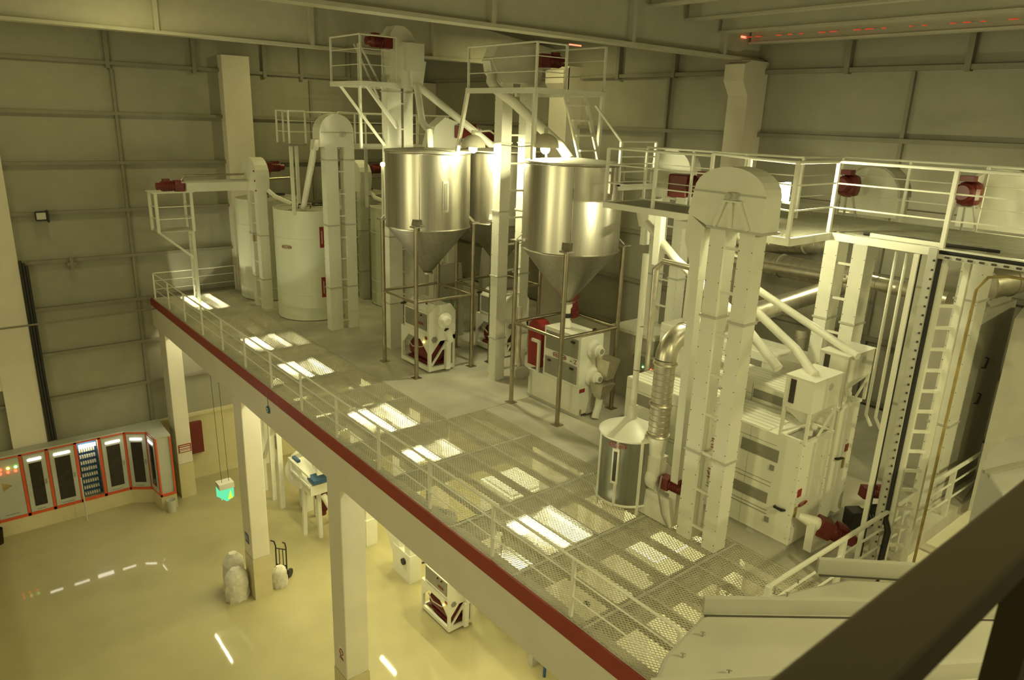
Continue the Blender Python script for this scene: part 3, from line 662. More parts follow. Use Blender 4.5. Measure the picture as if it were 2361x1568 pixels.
def stand_motor(px, py, x, label):
    c = ax(px, py, x); t = thing('drive_unit', label, 'motor', (c.x, c.y, zk), 'red drive units on the catwalk')
    build('motor_body', MB().lathe((c.x - .3, c.y, c.z), [(.001, 0), (.13, 0), (.17, .05), (.17, .25), (.19, .27), (.19, .5), (.001, .5)], 22, (1, 0, 0)), 'red', t)
    build('gear_case', MB().box(c.x - .15, c.x + .25, c.y - .21, c.y + .18, c.z - .26, c.z + .2), 'red', t, bevel=.13)
    build('terminal_box', MB().box(c.x - .2, c.x, c.y - .12, c.y + .12, c.z + .2, c.z + .3), 'red', t)
    for a in (-.26, 0, .26): build('stand_leg', MB().beam((c.x, c.y + a * .5, c.z - .22), (c.x + .05, c.y + a, zk), .035), 'greyl', t)
    return t
stand_motor(1955, 425, xF + .3, 'left red motor and gearbox on a tripod stand on the catwalk')
stand_motor(2232, 443, xF + .3, 'right red motor and gearbox on a tripod stand on the catwalk')

# elevator H behind: paler legs and red motor with arched head beyond the catwalk rail
eH = elevator('bucket_elevator', 'slender bucket elevator behind the front hopper with tall narrow legs', [(16.0, 16.35, 13.1, 13.4), (16.0, 16.35, 12.3, 12.62)], D, 14.4, step=2.0)
c = ax(1500, 440, 15.9)
build('head_housing', MB().prism(arch(12.2, 13.55, 14.3, (14.75, 15.3)), 'x', 15.95, 16.4), 'white', eH)
c = ax(1590, 430, 15.2); motor('motor', (15.3, c.y + .1, c.z), (.4, -1, 0), eH, 1.9)
build('spout', MB().hopper((15.3, 15.8, 12.9, 13.3, 14.0), (15.45, 15.7, 13.0, 13.2, 13.3)), 'white', eH)
# elevator G and aspiration cabinet at the far right
xG = 15.6
pa, pb = ax(2222, 590, xG), ax(2278, 590, xG)
eG = elevator('bucket_elevator', 'single wide elevator leg right of the ladder', [(xG, xG + .5, pb.y, pa.y)], D, 13.85, step=2.6, rungs=False)
pa, pb = ax(2120, 590, xG + .4), ax(2160, 590, xG + .4)
elevator('bucket_elevator', 'elevator leg seen through the rungs of the ladder', [(xG + .4, xG + .8, pb.y, pa.y)], D, 13.9, step=2.6, rungs=False)
big_head('elevator_head', 2300, 470, xF + 1.0, .66, eG, zk)
t = thing('aspirator_cabinet', 'tall shaded cabinet with two black pull handles right of the elevator leg', 'machine', (17.0, 4.6, D))
yG = ax(2278, 590, xG).y
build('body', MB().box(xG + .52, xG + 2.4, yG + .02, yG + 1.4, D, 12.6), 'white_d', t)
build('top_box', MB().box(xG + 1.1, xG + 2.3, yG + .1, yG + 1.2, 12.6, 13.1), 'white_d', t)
for px, py in ((2268, 836), (2250, 918)):
    q = ay(px, py, yG); build('handle', MB().path([(q.x - .05, yG, q.z - .1), (q.x - .05, yG - .06, q.z - .1), (q.x + .05, yG - .06, q.z + .1), (q.x + .05, yG, q.z + .1)], .018, 6), 'black', t)
# ================================================================ CLEANING MACHINES
def cleaner(x0, x1, y0, y1, z1, label, winrows, lv=True, detail=True):
    t = thing('grain_cleaner', label, 'machine', ((x0 + x1) / 2, (y0 + y1) / 2, D), 'white grain cleaning machines')
    body = build('body', MB().box(x0, x1, y0, y1, D + .12, z1), 'white', t, bevel=.01)
    build('plinth', MB().box(x0 + .04, x1 - .04, y0 + .04, y1 - .04, D, D + .12), 'greyl', t)
    m = MB()                                         # raised boards across the roof
    n = 7
    for i in range(n):
        a = x0 + (x1 - x0) * i / n; m.box(a + .012, a + (x1 - x0) / n - .012, y0 + .7, y1, z1, z1 + .016)
    build('roof_boards', m, 'white', t)
    s = MB()
    for z in (D + .55, D + .62, D + 1.12, D + 1.2, z1 - .22): s.box(x0 - .008, x0, y0 + .5, y1, z - .006, z + .006)
    for i in range(1, 4): y = y0 + (y1 - y0) * i / 4; s.box(x0 - .006, x0, y - .005, y + .005, D + .12, z1)
    build('panel_seams', s, 'grey', t)
    for (ya, yb, za, zb) in winrows: build('vent_window', MB().box(x0 - .012, x0, ya, yb, za, zb), 'grey', t, bevel=.01)
    if detail:
        b = []
        for i in range(9): b += [(x0 + .03, y0, D + .25 + i * .24), (x1 - .03, y0, D + .25 + i * .24), (x0, y0 + .06, D + .25 + i * .24)]
        for i in range(5): b += [(x0 + (x1 - x0) * (i + .5) / 5, y0, D + .5 + .31 * ((i * 3) % 5))]
        build('bolts', bolts(b, .009), 'grey', t)['kind'] = 'stuff'
    return t
c1 = cleaner(11.54, 12.58, 5.77, 9.95, 10.62, 'front grain cleaner with grey vent windows behind the twin leg elevator', [(6.2, 6.98, 10.08, 10.32), (6.3, 7.05, 9.2, 9.42), (7.75, 8.1, 10.05, 10.3), (9.2, 9.75, 10.1, 10.35), (7.85, 8.1, 9.55, 9.75)])
build('pull_handle', MB().path([(11.53, 5.92, 9.24), (11.46, 5.94, 9.26), (11.46, 6.1, 9.26), (11.53, 6.12, 9.24)], .022, 6), 'black', c1)
for z, y in ((9.9, 6.25), (8.85, 6.2)): build('latch', MB().box(11.52, 11.545, y, y + .09, z, z + .1), 'grey', c1)
plate_text('ZACCARIA', .62, .2, (11.53, 7.62, 9.95), (0, -1, 0), (0, 0, 1), c1); plate_text('ZACCARIA', .62, .2, (11.53, 7.72, 9.3), (0, -1, 0), (0, 0, 1), c1)
plate_text('ZACCARIA', .26, .09, (11.84, 5.765, 9.35), (1, 0, 0), (0, 0, 1), c1)
build('rating_plate', MB().box(11.6, 11.72, 5.755, 5.77, 9.55, 9.7), 'redp', c1); build('warning_tag', MB().box(11.58, 11.66, 5.755, 5.77, 9.15, 9.35), 'yellow', c1)
build('open_bin_rim', MB().box(11.54, 12.5, 5.72, 5.79, 10.6, 10.66).box(11.54, 11.6, 5.72, 6.2, 10.6, 10.66).box(12.45, 12.52, 5.72, 6.2, 10.6, 10.66).box(11.54, 12.52, 6.15, 6.22, 10.62, 10.67), 'white', c1)
build('bin_opening', MB().box(11.6, 12.45, 5.79, 6.15, 10.615, 10.63), 'grey', c1)

c2 = cleaner(12.66, 13.66, 5.85, 9.3, 10.98, 'second grain cleaner, taller, just behind the front one', [(6.9, 7.55, 10.7, 10.88), (8.6, 8.95, 10.7, 10.88), (6.4, 6.7, 10.7, 10.88)])
build('pull_handle', MB().path([(13.0, 5.85, 9.9), (13.0, 5.78, 9.92), (13.2, 5.78, 9.88), (13.2, 5.85, 9.86)], .02, 6), 'black', c2)
build('rating_plate', MB().box(13.35, 13.46, 5.835, 5.85, 9.95, 10.1), 'redp', c2); build('warning_tag', MB().box(13.33, 13.41, 5.835, 5.85, 9.6, 9.8), 'yellow', c2)
build('open_bin_rim', MB().box(12.7, 13.6, 5.8, 5.87, 10.96, 11.02).box(12.7, 12.76, 5.8, 6.3, 10.96, 11.02).box(13.54, 13.6, 5.8, 6.3, 10.96, 11.02), 'white', c2)
c3 = cleaner(14.6, 15.6, 7.5, 11.6, 11.0, 'third grain cleaner farthest back against the side wall', [(8.6, 9.2, 10.6, 10.8), (10.2, 10.8, 10.6, 10.8)], detail=False)
# feed hoppers standing on the cleaners
def feed_hopper(x0, x1, y0, y1, zb, zm, zt, zleg, label):
    t = thing('feed_hopper', label, 'hopper', ((x0 + x1) / 2, (y0 + y1) / 2, zleg), 'boxed feed hoppers')
    build('box', MB().box(x0, x1, y0, y1, zm, zt - .01), 'white', t)
    build('funnel', MB().hopper((x0, x1, y0, y1, zm), ((x0 + x1) / 2 - .1, (x0 + x1) / 2 + .1, (y0 + y1) / 2 - .08, (y0 + y1) / 2 + .08, zb)), 'white', t)
    build('sight_window', MB().box(x0 - .012, x0, y1 - .2, y1 - .1, zm + .1, zt - .06), 'dark', t)
    build('hand_hole', MB().lathe(((x0 + x1) / 2 + .1, y0 - .01, (zm + zt) / 2 + .1), [(.001, 0), (.07, 0), (.07, .02)], 16, (0, 1, 0)), 'greyl', t)
    build('lid_edge', MB().box(x0 - .015, x1 + .015, y0 - .015, y1 + .015, zt - .02, zt), 'white', t)
    for x, y in ((x0 + .03, y0 + .03), (x1 - .03, y0 + .03), (x0 + .03, y1 - .03), (x1 - .03, y1 - .03)): build('leg', MB().box(x - .025, x + .025, y - .025, y + .025, zleg, zm + .05), 'white', t)
    build('brace', MB().beam((x0 + .03, y1, zleg + .05), (x0 + .03, y0, zleg + .4), .035).beam((x1, y0 + .03, zleg + .45), (x1 - .5, y0 + .03, zleg + .03), .035), 'white', t)
    build('gate_knob', MB().ball(((x0 + x1) / 2 - .05, y0 + .1, zb - .02), .06).tube(((x0 + x1) / 2, y0 + .2, zb), ((x0 + x1) / 2, y0 + .2, zleg), .06), 'white', t)
    return t
h1 = feed_hopper(11.52, 12.47, 5.73, 6.27, 10.85, 11.2, 11.8, 10.63, 'boxed feed hopper on the front grain cleaner with a dark slot window')
h2 = feed_hopper(12.75, 13.75, 5.8, 6.35, 11.2, 11.5, 12.02, 10.98, 'boxed feed hopper on the second grain cleaner half hidden by the ladder')
for zl in (11.15,):
    build('spout_pipe', MB().path([az(1878, 866, 11.8), ax(1836, 806, 12.15), ax(1730, 705, 12.4)], .08), 'white', h1)
    build('spout_pipe', MB().path([az(1978, 822, 12.02), ax(1880, 757, 13.1), ax(1735, 660, 12.9)], .075), 'white', h2)
c4 = motor('gear_motor', Vector((11.98, 5.25, 9.0)), (.72, -.6, -.42), None, 1.1, 'red geared motor sloping down beside the front grain cleaner')
dv = Vector((.72, -.6, -.42)).normalized(); q = Vector((11.98, 5.25, 9.0))
build('coupling', MB().lathe(q - dv * .68, [(.001, 0), (.06, 0), (.07, .05), (.13, .36), (.13, .42), (.001, .42)], 20, dv), 'white', c4)
build('support_plate', MB().prism([(11.6, 9.2), (11.6, 8.62), (12.45, 8.55), (12.1, 8.75)], 'y', 5.35, 5.5), 'white', c4)
p = az(1985, 1200, D + .2)
t = motor('gear_motor', p, (.8, -.5, 0), None, 1.2, 'dark motor on the floor in front of the second grain cleaner')
for ch in t.children: ch.data.materials.clear(); ch.data.materials.append(M['black'])
t.location.z = p.z - .1
motor('gear_motor', ay(2008, 1135, 5.4), (.8, -.5, -.1), None, .8, 'small red motor half hidden by the ladder beside the second grain cleaner')
# ================================================================ METAL DRUM, FAN AND BIG DUCT
dx, dy = 10.5, 8.85
t = thing('metal_drum', 'round metal drum with a white conical lid and narrow window near the twin leg elevator', 'drum', (dx, dy, D))
R = .6; z0, z1 = D + .18, 10.02
build('shell', MB().lathe((dx, dy, 0), [(R, z0), (R, z1)], 56), 'drumsteel', t)
build('lid', MB().lathe((dx, dy, 0), [(R + .02, z1 - .02), (R + .03, z1 + .02), (.12, z1 + .27), (.0001, z1 + .27)], 56), 'white', t)
build('base', MB().ring((dx, dy, z0), R, .03, n=56), 'white', t)
for i in range(8):
    a = 2 * PI * i / 8 + .35
    q = (dx + (R + .01) * math.cos(a), dy + (R + .01) * math.sin(a)); build('rib', MB().box(q[0] - .022, q[0] + .022, q[1] - .022, q[1] + .022, D if i % 2 else z0, z1), 'white', t)
def drum_slab(a, w, za, zb, th):
    d = Vector((math.cos(a), math.sin(a), 0)); s = Vector((-d.y, d.x, 0)); c = Vector((dx, dy, 0)) + d * (R - .01)
    p = [c - s * w + Vector((0, 0, za)), c + s * w + Vector((0, 0, za)), c + s * w + Vector((0, 0, zb)), c - s * w + Vector((0, 0, zb))]
    return MB().add(p + [q + d * th for q in p], [(4, 5, 6, 7), (0, 1, 5, 4), (1, 2, 6, 5), (2, 3, 7, 6), (3, 0, 4, 7)])
fr = build('window_frame', drum_slab(3.45, .07, 9.1, 9.85, .045), 'white', t); build('window', drum_slab(3.45, .035, 9.16, 9.79, .055), 'dark', fr)
d = Vector((math.cos(3.5), math.sin(3.5), 0)); plate_text('ZACCARIA', .36, .1, Vector((dx, dy, 9.93)) + d * (R + .03), (-d.y, d.x, 0), (0, 0, 1), t)
build('inlet_pipe', MB().path([(dx + .05, dy + .02, z1 + .2), (dx + .05, dy + .02, 10.75), (dx + .02, dy + .02, 13.6)], .062), 'white', t, 'white inlet pipe')
build('pipe_collar', MB().lathe((dx + .05, dy + .02, z1 + .2), [(.1, 0), (.1, .28), (.08, .34)], 24), 'white', t)
for z in (11.3, 12.2): build('clamp', MB().ring((dx + .05, dy + .02, z), .064, .012, n=20), 'grey', t)
t = thing('suction_fan', 'white snail shaped fan with red motor between the drum and the elevator', 'fan', (10.6, 8.0, D))
build('volute', MB().lathe((10.66, 8.06, 9.25), [(.001, 0), (.3, 0), (.3, .28), (.001, .28)], 32, (0, 1, 0)).box(10.4, 10.7, 8.04, 8.36, 9.25, 9.7), 'white', t)
build('outlet_neck', MB().box(10.4, 10.72, 8.02, 8.38, 9.7, 9.73).lathe((10.56, 8.2, 9.73), [(.16, 0), (.2, .41)], 32), 'white', t)
build('base', MB().hopper((10.42, 10.8, 7.7, 8.34, 9.0), (10.38, 10.85, 7.55, 8.36, D + .02)), 'white', t)
motor('motor', (10.58, 7.8, 9.25), (.05, -1, 0), t, .85)
build('cable', MB().path([(10.48, 7.95, 9.4), (10.36, 7.9, 9.1), (10.34, 7.75, 8.7), (10.36, 7.6, D + .03)], .018, 6), 'grey', t)
t = thing('big_duct', 'thick galvanised duct rising from the fan and bending away to the right', 'duct', (10.56, 8.2, 10.1))
ex = [(10.56, 8.2, 10.14), (10.56, 8.2, 11.7)] + [(10.56 + .42 * (1 - math.cos(a)), 8.2, 11.7 + .42 * math.sin(a)) for a in [PI / 2 * k / 8 for k in range(1, 9)]]
build('riser', MB().path(ex[:2], .2, 28), 'galv', t); build('elbow', MB().path(ex[1:], .2, 28), 'galv', t)
build('run', MB().path([ex[-1], (19.0, 8.6, 12.25)], .215, 28), 'galv', t)
hp = MB()
for i in range(11): hp.ring((10.56, 8.2, 10.25 + i * .12), .2, .006, n=28)
for i in range(24): hp.ring((11.2 + i * .3, 8.21 + .05 * i * .3, 12.128 + .004 * i), .2, .006, (1, 0, 0), n=28)
build('spiral_seams', hp, 'pipe', t)['kind'] = 'stuff'
for p_, a_ in (((10.56, 8.2, 10.16), (0, 0, 1)), ((11.02, 8.2, 12.12), (1, 0, 0)), ((10.56, 8.2, 11.62), (0, 0, 1)), ((10.56, 8.2, 10.8), (0, 0, 1))): build('flange', MB().ring(p_, .215, .022, a_), 'grey' if a_[0] else 'galv', t)
# ducts high on the right
def duct(label, pts, r, seams=True, flange=(), m='galv'):
    pts = [Vector(p) for p in pts]; lo = min(pts, key=lambda p: p.z)
    t = thing('air_duct', label, 'duct', lo, 'galvanised air ducts')
    build('run', MB().path(pts, r, 24), m, t)
    if seams:
        s = MB(); a, b = pts[0], pts[-1]; L = (b - a).length; n = int(L / .28)
        for i in range(n): s.ring(a.lerp(b, (i + .5) / n), r, .007, b - a, n=24)
        if len(pts) == 2: build('spiral_seams', s, 'pipe', t)['kind'] = 'stuff'
    for f in flange: build('flange', MB().ring(pts[0].lerp(pts[-1], f), r + .015, .025, pts[-1] - pts[0], n=28), 'grey', t)
    return t
duct('upper galvanised duct behind the twin leg elevator just below the catwalk', [ax(1560, 565, 18.6), ax(1990, 650, 18.3)], .3, flange=(.62,))
duct('second galvanised duct close under the catwalk floor', [ax(1700, 560, 19.2), ax(1920, 565, 18.9)], .22, flange=(.75,))
duct('thin shiny duct below the two large ducts', [ax(1650, 595, 17.5), ax(1990, 650, 17.2)], .11, False)
duct('short galvanised duct at the right edge under the catwalk', [ax(2275, 655, 16.6), ax(2345, 640, 17.2), ax(2400, 625, 17.8)], .32, flange=(.35,))
duct('lower duct behind the bright elevator legs', [ax(1960, 640, 16.5), ax(2190, 690, 16.2)], .16)
duct('upright galvanised duct behind the second pair of spouts', [ax(1835, 860, 16.2), ax(1850, 760, 16.2)], .16)
duct('slim bent steel duct left of the twin leg elevator', [(10.6, 7.75, 13.5), ax(1530, 602, 12.0), ax(1513, 620, 12.2), ax(1490, 870, 12.3)], .055, False)
# loose white pipes behind
def pipe(label, pts, r=.09, sq=False):
    pts = [Vector(p) for p in pts]; lo = min(pts, key=lambda p: p.z)
    t = thing('grain_spout', label, 'pipe', lo, 'white grain spouts')
    if sq:
        for a, b in zip(pts, pts[1:]): build('tube', MB().beam(a, b, r * 2), 'white', t)
    else: build('tube', MB().path(pts, r), 'white', t)
    return t
pipe('slanting white spout crossing behind the front elevator', [ax(1492, 515, 14.0), ax(1560, 600, 13.2), ax(1700, 730, 12.6), ax(1795, 850, 12.4)], .095)
pipe('upright white pipe lit brightly left of the front elevator', [ax(1605, 600, 12.6), ax(1575, 850, 12.6)], .1, True)
pipe('narrow upright white tube hanging under the catwalk', [ax(1525, 480, 13.5), ax(1515, 610, 13.5)], .09, True)
t = thing('spout_divider', 'white forked funnel under the catwalk behind the front hopper', 'hopper', ax(1490, 560, 14.2))
q = ax(1490, 490, 14.2)
build('funnel', MB().hopper((q.x - .2, q.x + .2, q.y - .25, q.y + .2, q.z + .15), (q.x - .12, q.x + .12, q.y - .14, q.y + .1, q.z - .35)).box(q.x - .1, q.x + .1, q.y - .1, q.y + .05, q.z - .8, q.z - .35), 'white', t)
# ================================================================ HULLING MACHINES UNDER THE HOPPERS
def huller(ox, oy, label, D=D):
    t = thing('hulling_machine', label, 'machine', (ox + .47, oy + .8, D), 'white hulling machines')
    X0, X1, Y0, Y1 = ox, ox + .94, oy, oy + 1.62
    f = MB()
    for x in (X0, X1 - .09):
        for y in (Y0, Y1 - .09): f.box(x, x + .09, y, y + .09, D + .06, D + 1.12)
    for y in (Y0, Y1 - .09): f.box(X0, X1, y, y + .09, D + .06, D + .2)
    for x in (X0, X1 - .09): f.box(x, x + .09, Y0, Y1, D + .06, D + .2)
    f.box(X0, X1, Y0, Y1, D + .98, D + 1.2)
    f.prism([(Y0 + .09, D + .98), (Y0 + .5, D + .98), (Y0 + .09, D + .62)], 'x', X0, X0 + .05); f.prism([(Y1 - .09, D + .98), (Y1 - .45, D + .98), (Y1 - .09, D + .62)], 'x', X0, X0 + .05)
    f.prism([(X0 + .09, D + .98), (X0 + .4, D + .98), (X0 + .09, D + .6)], 'y', Y0, Y0 + .05)
    f.beam((X0 + .1, Y0 + .03, D + .22), (X0 + .62, Y0 + .03, D + .9), .06, .05).beam((X0 + .5, Y0 + .03, D + .7), (X1 - .02, Y0 + .03, D + .95), .06, .05)
    build('frame', f, 'white', t)
    prof = [(X0 + .02, D + 1.2), (X1 - .02, D + 1.2), (X1 - .02, D + 1.85), (X1 - .2, D + 2.08), (X0 + .3, D + 2.08), (X0 + .02, D + 1.85)]
    build('casing', MB().prism(prof, 'y', Y0 + .08, Y1 - .2), 'white', t)
    build('end_plate', MB().prism([(p[0] + (.03 if p[0] > ox + .4 else -.03), p[1] + (.02 if p[1] > D + 1.5 else 0)) for p in prof], 'y', Y0, Y0 + .08), 'white', t)
    cx = ox + .52; cz = D + 1.62
    build('hub', MB().lathe((cx, Y0, cz), [(.26, 0), (.25, -.06), (.15, -.1), (.14, -.2), (.1, -.24), (.001, -.24)], 30, (0, 1, 0)), 'white', t)
    build('dark_port', MB().lathe((ox + .62, Y0 - .02, D + 1.28), [(.001, -.04), (.08, -.04), (.08, .03)], 18, (0, 1, 0)), 'black', t)
    build('side_chute', MB().beam((ox + .6, Y0 - .03, D + 1.3), (ox + .72, Y0 - .03, D + .95), .24, .16).beam((ox + .64, Y0 - .05, D + .95), (ox + .62, Y0 - .05, D + .08), .15), 'white', t)
    build('hexagon_cover', MB().lathe((ox + .18, Y0 - .03, D + 1.06), [(.001, 0), (.1, 0), (.1, .05)], 6, (0, 1, 0)), 'grey', t)
    w = build('inspection_window', MB().box(X0 - .005, X0 + .04, Y0 + .14, Y1 - .28, D + 1.32, D + 1.84), 'grey', t)
    build('window_frame', MB().box(X0 - .02, X0 + .02, Y0 + .1, Y1 - .24, D + 1.84, D + 1.88).box(X0 - .02, X0 + .02, Y0 + .1, Y1 - .24, D + 1.28, D + 1.32).box(X0 - .02, X0 + .02, Y1 - .28, Y1 - .24, D + 1.28, D + 1.88), 'white', t)
    plate_text('ZACCARIA', .28, .09, (X0 - .012, Y0 + .45, D + 1.5), (0, -1, 0), (0, 0, 1), t)
    kb = MB()
    for y in (Y0 + .45, Y0 + .7, Y1 - .5): kb.ball((X0 + .2, y, D + 2.08), .035, 10)
    for y in (Y0 + .4, Y0 + .62): kb.ball((X0 - .03, y, D + 1.76), .03, 10)
    build('knobs', kb, 'black', t)
    build('lid_bar', MB().beam((X0 + .35, Y0 + .2, D + 2.12), (X0 + .35, Y1 - .3, D + 2.12), .05), 'greyl', t)
    build('crank', MB().path([(X0 + .02, Y1 - .25, D + 1.95), (X0 - .12, Y1 - .22, D + 1.93)], .035, 8), 'black', t)
    m = build('motor', MB().lathe((X0 + .42, Y0 + .3, D + .52), [(.001, -.12), (.22, -.12), (.31, -.04), (.31, 1.0), (.24, 1.08), (.001, 1.1)], 26, (0, 1, 0)), 'red', t, 'red motor')
    build('dark_backing', MB().box(X1 - .08, X1 - .05, Y0 + .1, Y1 - .1, D + .2, D + .98), 'black', t)  # black sheet added so the inside of the frame looks dark
    build('mount', MB().box(X0 + .15, X0 + .75, Y0 + .2, Y0 + 1.4, D + .18, D + .26), 'red', m); build('terminal_box', MB().box(X0 + .3, X0 + .55, Y0 + .45, Y0 + .8, D + .8, D + .92), 'red', m)
    build('cable', MB().path([(X0 + .08, Y1 - .3, D + .75), (X0 + .05, Y1 - .6, D + .62), (X0 + .05, Y0 + .5, D + .72), (X0 + .06, Y0 + .2, D + .9)], .018, 6), 'greyl', t)
    build('indicator', MB().ball((X0 - .02, Y0 + .28, D + .95), .03, 10), 'led_y', t)
    build('rating_plate', MB().box(X0 - .01, X0, Y0 + .1, Y0 + .22, D + 1.05, D + 1.15), 'redp', t)
    return t
huller(11.33, 17.57, 'white hulling machine with a red motor under the left stainless hopper')
huller(14.2, 17.5, 'second hulling machine partly hidden behind the tall elevator')
# further machines behind, seen between the legs
def back_machine(x, y, label, w=1.1, d=1.4, h=2.6):
    t = thing('processing_cabinet', label, 'machine', (x + w / 2, y + d / 2, D), 'cabinet machines behind the hullers')
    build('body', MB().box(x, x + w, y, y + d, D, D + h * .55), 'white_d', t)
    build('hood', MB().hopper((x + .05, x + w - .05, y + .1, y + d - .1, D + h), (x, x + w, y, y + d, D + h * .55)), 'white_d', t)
    build('red_window', MB().box(x - .02, x, y + .2, y + .5, D + h * .36, D + h * .5), 'redp', t); build('red_window', MB().box(x + .25, x + .6, y - .02, y, D + h * .38, D + h * .5), 'redp', t)
    plate_text('ZACCARIA', .55, .16, (x + w / 2, y - .005, D + h * .72), (1, 0, 0), (0, 0, 1), t, name='plate')
    return t
back_machine(13.5, 20.4, 'white cabinet machine with small red panels behind the left hulling machine')
back_machine(15.6, 19.6, 'white cabinet machine with a red lettered hood right of the one behind the huller', 1.2, 1.3, 3.0)
t = thing('control_box', 'grey control box with a glowing green light behind the left huller', 'box', (13.3, 19.6, D + 1.0))
build('box', MB().box(13.1, 13.5, 19.5, 19.7, D + 1.05, D + 1.65), 'grey', t); build('post', MB().box(13.25, 13.35, 19.55, 19.65, D, D + 1.05), 'grey', t)
build('indicator', MB().ball((13.3, 19.48, D + 1.45), .03, 10), 'led_g', t)
# ================================================================ POLISHER WITH RED BELT GUARD
t = thing('polisher', 'large white polisher with two grey doors and a red belt guard under the front hopper', 'machine', (13.15, 13.4, D))
PX0, PX1, PY0, PY1 = 12.64, 13.5, 12.5, 14.5
build('base_cabinet', MB().box(PX0, PX1, PY0, PY1, D + .1, D + .84), 'white', t, bevel=.01)
build('skid', MB().box(PX0 + .03, PX0 + .12, PY0 - .02, PY1 + .05, D, D + .1).box(PX1 - .12, PX1 - .03, PY0 - .02, PY1 + .05, D, D + .1), 'greyl', t)
ub = build('upper_body', MB().box(PX0 + .01, PX1 - .03, PY0 + .02, 13.92, D + .84, D + 2.22), 'white', t, bevel=.01)
for za, zb in ((D + .92, D + 1.42), (D + 1.62, D + 2.14)):
    dr = build('door', MB().box(PX0 - .015, PX0 + .02, PY0 + .1, 13.84, za, zb), 'grey', t, 'grey door', bevel=.02)
    build('latches', MB().box(PX0 - .05, PX0 - .01, PY0 + .22, PY0 + .34, zb - .12, zb - .07).box(PX0 - .05, PX0 - .01, 13.6, 13.7, zb - .12, zb - .07).box(PX0 - .04, PX0 - .01, 13.15, 13.2, zb - .3, zb - .24), 'black', dr)
plate_text('ZACCARIA', .5, .13, (PX0 - .004, 13.28, D + 1.53), (0, -1, 0), (0, 0, 1), t)
text('Z', .16, (PX0 - .004, 12.68, D + 1.52), (0, -1, 0), (0, 0, 1), 'redp', t); text('NP', .06, (PX0 - .004, 12.85, D + 1.5), (0, -1, 0), (0, 0, 1), 'grey', t)
build('rating_plate', MB().box(PX0 + .03, PX0 + .22, PY0 - .012, PY0, D + .72, D + .82), 'redp', t); build('tag', MB().box(PX0 + .08, PX0 + .14, PY0 - .012, PY0, D + .12, D + .24), 'yellow', t)
g = MB().prism([(14.1, D + .95), (14.62, D + .95), (14.62, D + 1.9)] + [(14.36 + .26 * math.cos(PI * i / 10), D + 2.0 + .26 * math.sin(PI * i / 10)) for i in range(11)] + [(14.1, D + 1.9)], 'x', PX0 + .05, PX0 + .38)
build('belt_guard', g, 'redp', t, 'red arched belt guard'); build('guard_frame', MB().box(PX0 - .02, PX0 + .04, 14.08, 14.16, D + .84, D + 1.72).box(PX0 - .02, PX0 + .04, 14.08, 14.42, D + 1.66, D + 1.74), 'white', t)
for z in (D + 1.2, D + 1.92): build('pulley_cover', MB().lathe((PX0 + .3, 13.9, z), [(.17, 0), (.17, .16), (.12, .2), (.001, .2)], 22, (0, 1, 0)), 'white', t)
for z in (D + 1.1, D + 1.85):
    fl = build('end_bearing', MB().lathe((PX0 + .48, PY0 + .02, z), [(.25, 0), (.25, -.04), (.17, -.08), (.16, -.2), (.11, -.22), (.1, -.3), (.001, -.3)], 28, (0, 1, 0)), 'white', t)
    build('grille', MB().lathe((PX0 + .48, PY0 - .285, z), [(.001, 0), (.07, 0), (.07, -.004), (.001, -.004)], 16, (0, 1, 0)), 'grey', fl)
build('lower_spout', MB().hopper((PX0 + .35, PX0 + .85, PY0 - .5, PY0 - .02, D + .98), (PX0 + .48, PX0 + .7, PY0 - .34, PY0 - .1, D + .55)), 'galv', t)
build('side_spout', MB().hopper((PX0 + .55, PX0 + .98, PY0 - .5, PY0 - .02, D + 1.62), (PX0 + .65, PX0 + .92, PY0 - .34, PY0 - .02, D + 1.05)), 'galv', t)
build('white_hose', MB().path([(PX0 + .58, PY0 - .22, D + .55), (PX0 + .55, PY0 - .22, D + .3), (PX0 + .45, PY0 - .25, D + .12), (PX0 + .4, PY0 - .28, D + .02)], .1, 16), 'white', t)
build('side_door', MB().prism([(PX0 + .3, D + .1), (PX0 + .84, D + .1), (PX0 + .8, D + .6), (PX0 + .5, D + .8)], 'y', PY0 - .05, PY0), 'greyl', t)
build('inlet_valve', MB().lathe((13.0, 13.46, D + 2.24), [(.13, 0), (.13, .12), (.09, .2), (.09, .5), (.13, .56), (.13, .66)], 22), 'white', t)
build('rubber_sleeve', MB().lathe((13.0, 13.46, D + 2.5), [(.11, 0), (.12, .06), (.11, .12)], 22).lathe((13.0, 13.46, D + 2.78), [(.11, 0), (.12, .06), (.11, .12)], 22), 'black', t)
build('top_knob', MB().ball((PX1 - .2, PY0 + .2, D + 2.28), .06, 12), 'black', t)
build('dust_outlet', MB().lathe((12.45, 14.55, D + .75), [(.17, 0), (.2, .03), (.2, .1), (.16, .14), (.001, .14)], 22, (-.5, -.6, 0)).path([(12.42, 14.5, D + .6), (12.38, 14.42, D + .4)], .05, 10), 'grey', t)
build('riser_pipe', MB().path([(12.45, 14.62, D + .75), (12.4, 14.7, D + 1.2), (12.4, 14.7, D + 2.6)], .07, 12), 'galv', t)
